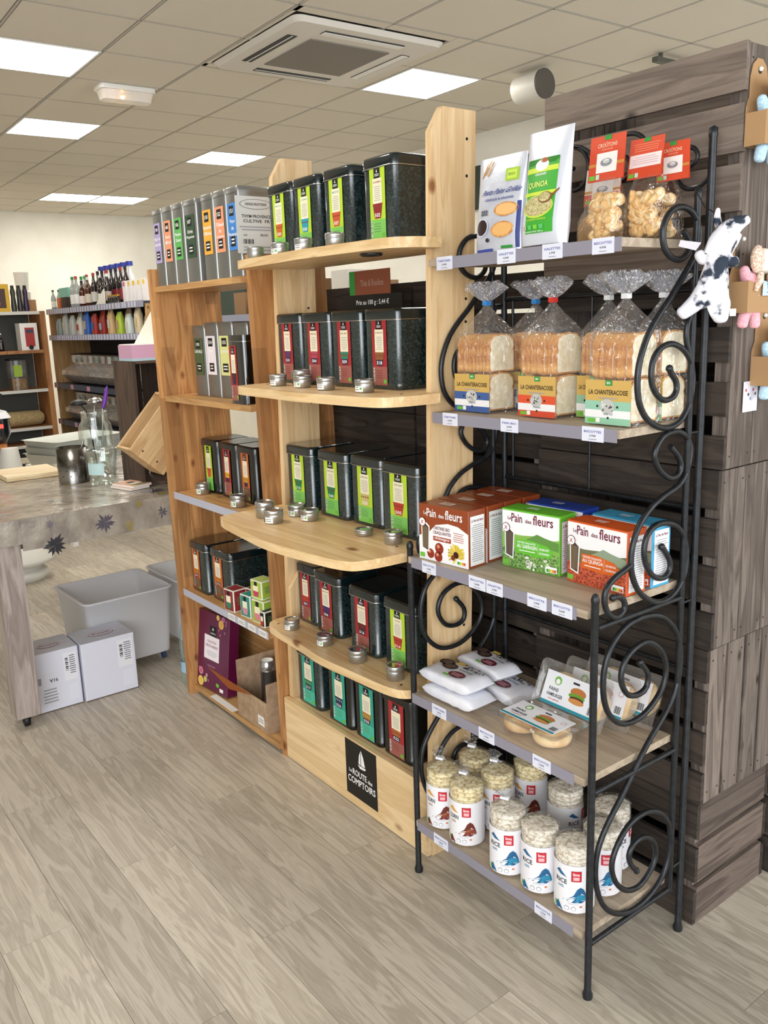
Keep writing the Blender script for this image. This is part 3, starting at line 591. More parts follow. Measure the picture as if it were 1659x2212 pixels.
# ================================================================ BLACK IRON RACK
IRON = noisy('iron', '#17191c', '#26292d', 60, .38, .35, .15, spec=.6)
GOAK = wood('grey_oak', '#94836f', '#b5a48e', 'X', 1, .5, None, .05, rnd=.03)
PRM = fm('#8b8793', .25); TAGM = fm('#d9dae6', .5)
rk = thing('iron_rack', 'black wrought iron scroll rack with five grey oak shelves', 'rack')
SA = [(0.169, 0.794), (0.198, 0.759), (0.196, 0.728), (0.166, 0.717), (0.128, 0.728), (0.104, 0.76), (0.102, 0.791), (0.121, 0.821), (0.16, 0.837), (0.201, 0.835), (0.244, 0.805), (0.268, 0.762), (0.264, 0.717), (0.23, 0.681), (0.182, 0.659), (0.128, 0.658), (0.087, 0.676), (0.054, 0.713), (0.039, 0.762), (0.041, 0.813), (0.062, 0.859), (0.099, 0.888), (0.135, 0.899), (0.177, 0.901), (0.225, 0.893), (0.262, 0.875), (0.297, 0.843), (0.319, 0.805), (0.326, 0.765), (0.323, 0.716), (0.303, 0.671), (0.268, 0.632), (0.22, 0.592), (0.173, 0.545), (0.121, 0.486), (0.069, 0.433), (0.038, 0.389), (0.026, 0.347), (0.027, 0.299), (0.042, 0.248), (0.070, 0.205), (0.112, 0.172), (0.163, 0.155), (0.213, 0.156), (0.257, 0.17), (0.294, 0.199), (0.314, 0.244), (0.315, 0.296), (0.301, 0.34), (0.268, 0.376), (0.223, 0.397), (0.18, 0.401), (0.139, 0.39), (0.105, 0.36), (0.086, 0.325), (0.088, 0.29), (0.109, 0.251), (0.146, 0.219), (0.189, 0.209), (0.225, 0.223), (0.253, 0.251), (0.255, 0.286), (0.234, 0.32), (0.197, 0.338), (0.165, 0.334), (0.149, 0.312), (0.157, 0.284), (0.18, 0.257)]
SC_ = [(0.234, 1.053), (0.252, 1.034), (0.268, 1.011), (0.267, 0.99), (0.247, 0.978), (0.214, 0.986), (0.185, 1.011), (0.17, 1.048), (0.175, 1.081), (0.194, 1.101), (0.227, 1.108), (0.269, 1.1), (0.304, 1.079), (0.325, 1.048), (0.333, 1.01), (0.329, 0.976), (0.311, 0.947), (0.28, 0.927), (0.238, 0.922), (0.196, 0.936), (0.154, 0.967), (0.129, 1.01), (0.124, 1.049), (0.132, 1.085), (0.153, 1.120), (0.19, 1.150), (0.239, 1.170), (0.288, 1.184), (0.316, 1.208), (0.328, 1.238), (0.330, 1.268), (0.312, 1.294), (0.276, 1.309), (0.225, 1.303), (0.196, 1.270), (0.208, 1.240), (0.233, 1.218), (0.263, 1.206), (0.288, 1.212), (0.296, 1.232), (0.280, 1.257), (0.253, 1.278)]
SHk = [(0.064, 0.972), (0.083, 0.97), (0.102, 0.957), (0.106, 0.939), (0.091, 0.926), (0.065, 0.928), (0.043, 0.95), (0.036, 0.977), (0.044, 0.999), (0.069, 1.015), (0.1, 1.025), (0.128, 1.034)]
SE = [(0.239, 1.449), (0.248, 1.436), (0.263, 1.421), (0.268, 1.402), (0.254, 1.386), (0.225, 1.382), (0.199, 1.394), (0.18, 1.417), (0.175, 1.446), (0.183, 1.475), (0.206, 1.494), (0.242, 1.501), (0.281, 1.490), (0.312, 1.466), (0.326, 1.432), (0.326, 1.394), (0.312, 1.357), (0.283, 1.330), (0.241, 1.321), (0.196, 1.33), (0.159, 1.352), (0.137, 1.383), (0.129, 1.417), (0.13, 1.452), (0.141, 1.488), (0.162, 1.526), (0.193, 1.560), (0.231, 1.594), (0.268, 1.632), (0.300, 1.665), (0.322, 1.694), (0.329, 1.722), (0.322, 1.751), (0.298, 1.773), (0.262, 1.781), (0.228, 1.773), (0.205, 1.750), (0.199, 1.724), (0.207, 1.697), (0.232, 1.679), (0.262, 1.675), (0.288, 1.688), (0.294, 1.709), (0.271, 1.733)]
SG_ = [(.332, 1.600), (.318, 1.570), (.300, 1.545), (.296, 1.515), (.306, 1.485), (.320, 1.46)]
YM, YB = .337, .359
for sx, px in ((-1, -.003), (1, .612)):
    for pts in (SA, SC_, SHk, SE, SG_):
        m = MB(IRON); P = smooth_path([(px, a, b) for a, b in pts], 3)
        if pts is not SG_: m.ball(P[0], .0085, 8)
        if pts is SA or pts is SHk and 0: m.ball(P[-1], .0085, 8)
        m.tube(P, .0068, 8); m.build('scroll', rk)
    o = MB(IRON).lathe([(.0115, 0), (.0125, .01), (.0085, .022), (.0085, .972), (.0095, .975), (.0095, .982), (.006, .992), (.001, .995)], (px, .006, 0), 12).build('leg', rk)
    MB(IRON).lathe([(.0075, .135), (.0075, 1.80), (.009, 1.805), (.008, 1.82), (.001, 1.825)], (px, YM-.018, 0), 12).build('post', rk)
    MB(IRON).lathe([(.0115, 0), (.0125, .01), (.0085, .022), (.0085, 1.925), (.010, 1.93), (.009, 1.945), (.001, 1.95)], (px, YB+.006, 0), 12).build('post', rk)
    for z in (.915, .527, .142):
        MB(IRON).tube([(px, .014, z), (px, YM-.02, z)], .0065, 8).build('crossbar', rk)
    for z in (.20, .9, 1.3, 1.6): MB(IRON).tube([(px, YM-.012, z), (px, YB, z)], .004, 6).build('clamp', rk)
for z in (.14, .72, 1.12, 1.615): MB(IRON).tube([(-.003, YB+.006, z), (.612, YB+.006, z)], .0065, 8).build('crossbar', rk)
for x in (.03, .30, .58): MB(IRON).tube([(x, YB+.006, 1.12), (x, YB+.006, 1.615)], .004, 6).build('back_bar', rk)
# crest of the back frame
for mir in (0, 1):
    for pts in ([(.535, 1.858), (.552, 1.871), (.568, 1.881), (.577, 1.895), (.567, 1.912), (.546, 1.915), (.528, 1.900), (.522, 1.875), (.530, 1.85), (.55, 1.832), (.580, 1.83), (.605, 1.845)],
                [(.219, 1.972), (.246, 1.966), (.268, 1.951), (.280, 1.925), (.274, 1.885), (.243, 1.868), (.214, 1.878), (.205, 1.9), (.218, 1.922), (.238, 1.919)],
                [(.30, 1.93), (.35, 1.965), (.402, 1.971), (.434, 1.958), (.452, 1.93), (.50, 1.87), (.522, 1.82)]):
        q = [((.609-a) if mir else a, YB+.006, b) for a, b in pts]
        MB(IRON).tube(smooth_path(q, 3), .0055, 6).build('back_scroll', rk)
def rshelf(z, yf, yb, xl, xr, rails, tags):
    m = MB(GOAK); ch = .0
    m.prism([(xl, yf), (xr, yf), (xr, yb), (xl, yb)], z-.018, z, 'z'); s_ = m.build('shelf', rk)
    f = Fr((0, yf-.0008, 0)); m = MB(PRM); m.box(rails[0], yf-.0016, z-.027, rails[1], yf-.0001, z+.001); m.build('price_rail', s_)
    for a, b in tags:
        m = MB(TAGM); m.box(a, yf-.0028, z-.029, b, yf-.0018, z+.003); ff = Fr((0, yf-.0028, 0)); w_ = b-a
        m.text(ff, R.choice(['BISCOTTES', 'PAIN BIO', 'GALETTES', 'TARTINES', 'BISCOTTE']), (a+b)/2, z-.010, .005, fm('#4a4a9a', .6), w=w_*.8, d=.0004); m.text(ff, R.choice(['3,95€', '2,99€', '4,95€', '3,65€']), (a+b)/2, z-.019, .005, INK, w=w_*.3, d=.0004); m.lines(ff, a+w_*.3, z-.026, b-w_*.3, z-.022, 1, GREY, .0004)
        m.build('price_tag', s_)
ZS = (1.718, 1.330, .954, .562, .172)
rshelf(ZS[0], .087, .318, .004, .595, (.035, .596), [(.038, .096), (.25, .308), (.388, .445), (.524, .579)])
rshelf(ZS[1], .087, .318, .004, .602, (.01, .596), [(.05, .106), (.259, .316), (.505, .563)])
rshelf(ZS[2], -.004, .316, .001, .600, (.015, .571), [(.061, .115), (.238, .296), (.299, .353), (.431, .488), (.504, .561)])
rshelf(ZS[3], -.004, .316, .003, .600, (.003, .571), [(.088, .144), (.267, .322), (.449, .504)])
rshelf(ZS[4], -.004, .316, .004, .600, (.01, .575), [(.083, .141), (.457, .512)])

# ---------------------------------------------------------------- top shelf: pouches and crouton bags
FOIL = noisy('foil', '#bfc3d2', '#dcdfe8', 12, .3, .35, .5, spec=.6, dist=.006)
def pouch(name, label, loc, w_, h_, d_, rot, mat, front):
    t = thing(name, label, 'pouch', loc, rot); m = MB(mat); L = []
    for k in range(11):
        u = k/10; dd = d_*(1-u)**.7*(.55+.45*min(1, u*6)) + .003; wd = w_/2-.002*math.sin(u*PI)
        L.append([(wd*math.cos(a)*abs(math.cos(a))**-.0 if 0 else wd*(1 if math.cos(a) > 0 else -1)*abs(math.cos(a))**.35, dd/2*(1 if math.sin(a) > 0 else -1)*abs(math.sin(a))**1.3, h_*u) for a in [2*PI*(i+.5)/20 for i in range(20)]])
    m.loft(L).build('bag', t)
    # print follows the front of the pouch
    def S(a, b): # a in -1..1, b in 0..1
        dd = d_*(1-b)**.7*(.55+.45*min(1, b*6))+.003; c = max(0, 1-abs(a)**2.9); return (a*w_/2, -dd/2*c**.55-.0012, b*h_)
    class FS:
        def p(s, a, b, d=0): x, y, z = S(a, b); return Vector((x, y-d, z))
    f = FS(); m = MB(); front(m, f); m.build('print', t); return t
def fgrid(m, f, a0, b0, a1, b1, mat, d, n=6, k=6):
    vs = [f.p(a0+(a1-a0)*i/n, b0+(b1-b0)*j/k, d) for j in range(k+1) for i in range(n+1)]
    m.add(vs, [(j*(n+1)+i, j*(n+1)+i+1, (j+1)*(n+1)+i+1, (j+1)*(n+1)+i) for j in range(k) for i in range(n)], mat, True)
def ftext(m, f, t, a, b, h, w, mat, d=.0012, shear=0):
    vs, fs, x0, x1, y0, y1 = glyphs(t); m.add([f.p(a-w/2+(x-x0)/(x1-x0)*w+shear*(y-y0)/(y1-y0)*w*.1, b+(y-y0)/(y1-y0)*h, d) for x, y in vs], fs, mat)
NAVY = fm('#26357e', .5); TOAST = noisy('toast_print', '#b06a30', '#e0a860', 90, .6)
def frontA(m, f):
    for i, q in enumerate(((-.75, .80), (-.62, .83), (-.5, .81))):
        for k in range(6): m.disc_ = 0; a, b = q[0]+k*.035, q[1]+k*.024; m.add([f.p(a-.05, b-.012, .001), f.p(a+.02, b-.006, .001), f.p(a+.07, b+.024, .001), f.p(a, b+.016, .001)], [(0, 1, 2, 3)], fm('#b8843c', .6))
    fgrid(m, f, .25, .72, .78, .85, fm('#9cc02c', .5), .001); fgrid(m, f, .33, .74, .70, .83, fm('#c0d850', .5), .0014); ftext(m, f, 'BIO', .5, .77, .03, .25, fm('#5a8a1c', .5), .0018)
    ftext(m, f, 'Petits Pains Grillés', .05, .60, .055, 1.55, NAVY, .0012, 1); ftext(m, f, 'CÉRÉALES & GRAINES', .05, .535, .03, 1.2, NAVY, .0012)
    def fd(a, b, ra, rb, mat, d=.0012, n=16): m.add([f.p(a, b, d)]+[f.p(a+ra*q*math.cos(2*PI*i/n), b+rb*q*math.sin(2*PI*i/n), d) for q in (.5, 1) for i in range(n)], [(0, 1+i, 1+(i+1) % n) for i in range(n)]+[(1+i, 1+n+i, 1+n+(i+1) % n, 1+(i+1) % n) for i in range(n)], mat, True)
    fd(.38, .43, .48, .075, TOAST); fd(.30, .22, .46, .085, TOAST); fd(.38, .43, .40, .06, fm('#e2b070', .6), .0015); fd(.30, .22, .38, .07, fm('#dca864', .6), .0015)
    fd(-.58, .26, .30, .10, fm('#c8ccd8', .4)); fd(-.58, .26, .25, .085, fm('#2c1418', .3), .0015)
    for k in range(6): fd(-.62+.1*(k % 3), .40+.03*(k//3), .05, .015, fm('#5a5a60', .6))
    fd(-.3, .12, .08, .022, fm('#2a1c20', .5)); fgrid(m, f, -.85, .0, -.1, .03, fm('#3a4a9a', .6), .001); fgrid(m, f, .25, .02, .7, .05, GREEN, .001); fgrid(m, f, .80, .02, .93, .5, NAVY, .0011)
def frontB(m, f):
    G = fm('#3fa535', .35); L_ = fm('#c8dc3c', .4)
    vs = []
    fgrid(m, f, -.80, .10, .62, .72, G, .001); 
    for k in range(6): fgrid(m, f, -.80+.0, .70+.0, .62, .75+.01*k*0, G, .001)
    fgrid(m, f, -.80, .63, .62, .675, L_, .0014); fgrid(m, f, -.80, .43, .62, .46, L_, .0014)
    def fd(a, b, ra, rb, mat, d=.0016, n=18): m.add([f.p(a, b, d)]+[f.p(a+ra*q*math.cos(2*PI*i/n), b+rb*q*math.sin(2*PI*i/n), d) for q in (.5, 1) for i in range(n)], [(0, 1+i, 1+(i+1) % n) for i in range(n)]+[(1+i, 1+n+i, 1+n+(i+1) % n, 1+(i+1) % n) for i in range(n)], mat, True)
    fd(-.1, .69, .30, .05, fm('#f4f4f0', .3)); fd(-.02, .73, .16, .022, fm('#a8552c', .5)); ftext(m, f, 'GRAINES', -.1, .60, .022, .5, WHITE, .0022)
    ftext(m, f, 'QUINOA', -.18, .49, .06, .9, fm('#e4e87c', .4), .002)
    fd(-.1, .33, .68, .10, fm('#c8dc3c', .4)); fd(-.1, .335, .64, .09, noisy('quinoa_print', '#9a8c50', '#d6cc9a', 260, .7), .002); fd(.22, .40, .30, .05, fm('#7a4a24', .5), .0024); fd(.2, .405, .25, .04, noisy('quinoa_print', '#9a8c50', '#d6cc9a', 260, .7), .0028)
    m.add([f.p(.48, .42, .0025), f.p(.75, .47, .0025), f.p(.76, .455, .0025), f.p(.48, .39, .0025)], [(0, 1, 2, 3)], fm('#7a4a24', .5))
    ftext(m, f, 'CUISSON RAPIDE', -.1, .21, .016, .9, L_, .002); 
    for k in range(4): fgrid(m, f, -.7+k*.26, .135, -.52+k*.26, .17, fm(['#b8b8a8', '#5ac060', '#7ac83c', '#58b868'][k], .5), .002)
    ftext(m, f, 'POIDS NET 500 g', -.15, .105, .014, .8, WHITE, .002)
pouch('toast_pouch', 'silver pouch printed with toasted rolls and blue lettering on top rack shelf', (.214, .130, ZS[0]+.003), .150, .216, .045, (math.radians(-4), 0, .03), FOIL, frontA)
pouch('quinoa_pouch', 'tall white pouch with green quinoa print standing on top rack shelf', (.366, .116, ZS[0]+.004), .132, .245, .055, (math.radians(-5), 0, -.03), fm('#d3d6df', .32, .15), frontB)
CLEAR = film('clear_bag', '#ffffff', .07, .10, 35, 1.0, 0, .006)
CR = noisy('crouton', '#c9924e', '#e8c890', 60, .8, bump=.4); CRI = noisy('crouton_crumb', '#dcc08c', '#f0dcb4', 120, .9, bump=.5)
cm = MB(CR); cm.lathe([(.0138, -.0055), (.0158, -.0035), (.0160, .0035), (.0138, .0055)], n=11, cap0=False, cap1=False, ry=.86)
cm.lathe([(.0138, -.0055), (.0127, -.0052)], n=11, mat=fm('#b98246', .8), cap1=False, cap0=False, smooth=False, ry=.86); cm.lathe([(.0127, -.0052), (.001, -.0050)], n=11, mat=CRI, cap1=False, cap0=False, smooth=False, ry=.86)
cm.lathe([(.0138, .0055), (.0127, .0052)], n=11, mat=fm('#b98246', .8), cap0=False, cap1=False, smooth=False, ry=.86); cm.lathe([(.0127, .0052), (.001, .0050)], n=11, mat=CRI, cap0=False, cap1=False, smooth=False, ry=.86)
cme = cm.mesh('crouton')
def cbag(label, x, y, w_, d_, h_, content, kind, rot=0):
    t = thing('crouton_bag' if kind == 'c' else 'breadcrumb_bag', label, 'bag', (x, y, ZS[0]+.0015), (0, 0, rot)); m = MB(CLEAR); L = []
    for u, a, b in ((0, .9, .8), (.04, 1, 1), (.3, 1.0, 1.05), (.6, .98, .95), (.8, .85, .6), (1, .75, .06)):
        L.append([(w_/2*a*(1 if math.cos(q) > 0 else -1)*abs(math.cos(q))**.5, d_/2*b*(1 if math.sin(q) > 0 else -1)*abs(math.sin(q))**.6+.0, h_*.80*u) for q in [2*PI*i/20 for i in range(20)]])
    m.loft(L).build('clear_bag', t)
    if kind == 'c':
        for k in range(content):
            px = R.uniform(-w_/2+.018, w_/2-.018); lay = k % 6; pz = .0195+lay*(h_*.50/6)+R.uniform(-.004, .004); py = R.uniform(-d_/2+.014, d_/2-.016) if k % 2 else -d_/2+.014+R.random()*.01
            obj('crouton', cme, t, (px, py, pz), (R.uniform(.6, 2.2), R.uniform(-.6, .6), R.uniform(-1.2, 1.2)))
    else:
        m = MB(noisy('crumbs', '#c79a5c', '#dcb47a', 40, .9, bump=.3)); L = []
        for u, a, b in ((0, .85, .75), (.05, .97, .93), (.35, .97, .95), (.5, .8, .7), (.58, .5, .4)):
            L.append([(w_/2*a*(1 if math.cos(q) > 0 else -1)*abs(math.cos(q))**.5, d_/2*b*(1 if math.sin(q) > 0 else -1)*abs(math.sin(q))**.6, .002+h_*u) for q in [2*PI*i/16 for i in range(16)]])
        m.loft(L); o = m.build('crumbs', t); o['kind'] = 'stuff'
    return t
ORG = fm('#cf4a2a', .5)
def header(t, w_, h_, z, tilt, back=False, pale=False, y=0, x=0):
    m = MB(ORG); m.add([(-w_/2+x, y, z), (w_/2+x, y, z), (w_/2+x, y+tilt, z+h_), (-w_/2+x, y+tilt, z+h_), (-w_/2+x, y+.004, z), (w_/2+x, y+.004, z)], [(0, 1, 2, 3), (5, 4, 3, 2)])
    o = m.build('header_card', t); f = Fr((-w_/2+x, y, z), (1, 0, 0), (0, tilt, h_)); H = math.hypot(h_, tilt); m = MB()
    if pale: m.rect(f, 0, H*.3, w_, H, fm('#e6ddd2', .6), .0004)
    m.rect(f, w_*.4, H*.9, w_*.6, H, GREEN, .0008)
    if not back:
        m.text(f, 'CHAPELURE' if pale else 'CROÛTONS', w_/2, H*.74, H*.11, fm('#f0c8a8', .6) if not pale else INK, w=w_*.55, d=.001); m.text(f, 'POUR SOUPE' if not pale else 'FINE', w_/2, H*.67, H*.04, fm('#f0b090', .6), w=w_*.3, d=.001)
        m.rect(f, 0, H*.33, w_, H*.40, fm('#c8863c', .6), .0006); m.rect(f, w_*.22, H*.18, w_*.80, H*.62, fm('#ece6e0', .6), .0008)
        m.disc(f, w_*.5, H*.40, w_*.17, GREY, .0012, 16, rb=H*.09); m.disc(f, w_*.5, H*.42, w_*.10, PAPER, .0014, 12, rb=H*.05); m.lines(f, w_*.35, H*.35, w_*.65, H*.44, 4, INK, .0016, .3)
    else:
        m.lines(f, w_*.08, H*.66, w_*.92, H*.88, 4, fm('#e88a68', .6), .0008, .3); m.rect(f, w_*.04, H*.28, w_*.96, H*.60, fm('#ecdcd8', .6), .0008); m.lines(f, w_*.1, H*.34, w_*.9, H*.56, 4, fm('#c8a8b0', .6), .001, .3)
    m.rect(f, w_*.04, H*.04, w_*.20, H*.14, LEAF, .001); m.rect(f, w_*.23, H*.04, w_*.33, H*.15, fm('#b8d8c0', .6), .001); m.build('print', o)
t = cbag('clear bag of fine breadcrumbs with white and orange header card', .388, .280, .105, .07, .125, 0, 'b'); header(t, .100, .08, .095, .012, pale=True)
t = cbag('clear crouton bag with upright orange header card in front on top rack shelf', .476, .186, .092, .06, .170, 54, 'c'); header(t, .092, .092, .128, .01, y=-.004)
t = cbag('clear crouton bag with reversed orange header card and white box', .546, .236, .092, .07, .165, 54, 'c'); header(t, .085, .082, .128, .012, back=True, x=-.012)
t = cbag('clear crouton bag with tilted header card furthest right on top rack shelf', .535, .302, .10, .045, .155, 20, 'c'); header(t, .08, .078, .124, .0, x=.024)

# ---------------------------------------------------------------- sliced bread bags
CRUST = noisy('bread_crust', '#b06c2a', '#e8b268', 25, .7, bump=.3); CRUMB = noisy('bread_crumb', '#e9d9b4', '#f8efd8', 60, .9, bump=.25)
def slice_mesh(w_, h_, th):
    pr = [(-.46, 0), (.46, 0), (.5, .06), (.5, .48), (.46, .58), (.5, .70), (.46, .84), (.30, .96), (0, 1), (-.30, .96), (-.46, .84), (-.5, .70), (-.46, .58), (-.5, .48), (-.5, .06)]
    P = [(a*w_, b*h_) for a, b in pr]; c = (0, h_*.5); In = [(a*.90, (b-c[1])*.92+c[1]) for a, b in P]; n = len(P)
    m = MB(CRUST); m.add([(a, 0, b) for a, b in P]+[(a, th, b) for a, b in P], [(i, (i+1) % n, (i+1) % n+n, i+n) for i in range(n)], CRUST, True)
    for y, s_ in ((0, 1), (th, -1)):
        v = [(a, y, b) for a, b in P]+[(a, y-.0008*s_, b) for a, b in In]
        fs = [(i, i+n, (i+1) % n+n, (i+1) % n) for i in range(n)]; m.add(v, fs if s_ < 0 else [q[::-1] for q in fs], CRUST); m.add(v[n:], [tuple(range(n))], CRUMB)
    return m.mesh('bread_slice')
BS = slice_mesh(.095, .096, .0095)
BAG = film('bread_bag', '#ffffff', .085, .09, 30, 1.6, .035, .012)
FOILTOP = film('bag_tuft', '#e8e8ec', .22, .10, 60, 2.2, .10, .012)
def bread(label, x, y, rz, c1, c2, c3, variety, tie, w_=.125, d_=.10, h_=.215, face='x', n=9):
    """two layers of slices stacked; the slice faces look along the bag's own x axis; the printed label wraps the lower front"""
    t = thing('sliced_bread_bag', label, 'bread', (x, y, ZS[1]+.0012), (0, 0, rz), None)
    for lay in (0, 1):
        for k in range(n):
            o = obj('bread_slice', BS, t, (-w_/2+.007+k*(w_-.016)/n+R.uniform(-.0006, .0006), 0+R.uniform(-.004, .004), .003+lay*.097), (0, R.uniform(-.03, .03), PI/2+R.uniform(-.06, .06)))
            o.rotation_euler = (0, 0, -PI/2+R.uniform(-.05, .05)); o.location.z += R.uniform(0, .003)
    m = MB(BAG); L = []
    def lp(a, b, z, j=0): return [((w_/2+.004)*a*(1 if math.cos(q) > 0 else -1)*abs(math.cos(q))**.28*(1+j*R.uniform(-.1, .1)), (d_/2+.004)*b*(1 if math.sin(q) > 0 else -1)*abs(math.sin(q))**.28*(1+j*R.uniform(-.1, .1)), z) for q in [2*PI*(i+.5)/24 for i in range(24)]]
    for z, a, b, j in ((0, .97, .97, 0), (.006, 1, 1, 0), (.10, 1, 1, .1), (.17, 1, 1, .15), (.20, .96, .92, .3), (.222, .70, .62, .7), (.243, .38, .34, .9), (.26, .17, .17, .7), (.270, .07, .08, .3), (.279, .07, .08, .3)): L.append(lp(a, b, z, j))
    m.loft(L, cap1=False).build('clear_bag', t)
    m = MB(FOILTOP); 
    for q in range(3):
        L = []; sx, sy = R.uniform(-.008, .008), R.uniform(-.006, .006)
        for u in range(7):
            z = .277+u*.0075; e = (.006+.042*(u/6)**.7)*(1-.35*(u == 6)); ph = R.uniform(0, 6)
            L.append([(sx*u/2+e*(1+.45*math.sin(3*a+q*2+u*.5))*math.cos(a), sy*u/2+e*.75*(1+.45*math.cos(4*a+q+u*.4))*math.sin(a), z+.007*math.sin(5*a+q)*(u/6)) for a in [2*PI*i/24 for i in range(24)]])
        m.loft(L, smooth=False, cap1=False, cap0=False)
    m.build('tuft', t)
    MB(fm(tie, .5)).box(-.008, -.008, .268, .008, .008, .279).build('tie', t)
    yl = -d_/2-.0062; f = Fr((-w_/2, yl, 0)); W = w_; H = .098; m = MB()
    A, B, C_ = fm(c1, .6), fm(c2, .6), fm(c3, .6)
    m.box(-w_/2, yl, .002, w_/2, yl+.001, H, A)
    m.rect(f, 0, .002, W, H*.54, B); m.rect(f, 0, H*.17, W, H*.34, fm('#e8e6e4', .6), .0007); m.rect(f, 0, .002, W, H*.17, C_, .0008)
    m.rect(f, W*.45, H*.88, W*.60, H, GREEN, .001); m.text(f, 'BIO', W*.525, H*.915, .005, WHITE, w=W*.08, d=.0014)
    m.text(f, 'LA CHANTERACOISE', W*.51, H*.68, .0105, fm('#2c2418', .7), w=W*.86, d=.001); m.lines(f, W*.3, H*.585, W*.72, H*.62, 1, GREY, .001, .6, False)
    m.disc(f, W*.5, H*.42, W*.16, fm('#b9b9b4', .6), .0012, 16, rb=H*.17)
    for k in range(14): a = R.uniform(-.12, .12); m.disc(f, W*(.5+a), H*(.42+R.uniform(-.1, .1)), W*.02, fm(R.choice(['#55554f', '#8a8a84', '#dcdcd6']), .6), .0015, 5)
    m.disc(f, W*.28, H*.42, .003, INK, .0012, 6); m.disc(f, W*.72, H*.42, .003, INK, .0012, 6)
    m.text(f, variety, W*.52, H*.23, .006, GREY, w=W*.2, d=.0012); m.disc(f, W*.52, H*.17, .003, INK, .0014, 6); m.rect(f, W*.07, H*.06, W*.24, H*.14, LEAF, .0012); m.rect(f, W*.25, H*.06, W*.34, H*.16, PAPER, .0012)
    m.build('paper_label', t); return t
TAN = '#c9a458'
bread('bread bag with blue and gold label at the left of the bread shelf', .100, .197, .0, TAN, '#3d5a94', '#3d5a94', 'nature', '#2f7fc0', w_=.128)
bread('bread bag with blue tie standing behind the blue labelled bag', .168, .305, .0, TAN, '#3d5a94', '#3d5a94', 'nature', '#2f7fc0', w_=.115, d_=.090)
bread('bread bag with orange and gold label and red tie', .314, .205, .0, TAN, '#d8502c', '#c8482c', 'froment', '#c83028', w_=.118)
bread('bread bag with pale green label half hidden behind the front right bag', .426, .268, .0, TAN, '#8fb89a', '#8fb060', 'sans sel', '#d8d8d8', w_=.088, d_=.098, n=7)
bread('large bread bag with pale green label at the front right of the bread shelf', .536, .186, .0, TAN, '#8fbfa4', '#8fc0a0', 'sans sel', '#d8d8d8', w_=.120)
bread('bread bag at the rear right corner of the bread shelf', .552, .298, .0, TAN, '#8fbfa4', '#8fc0a0', 'sans sel', '#d8d8d8', w_=.078, d_=.090, n=6)

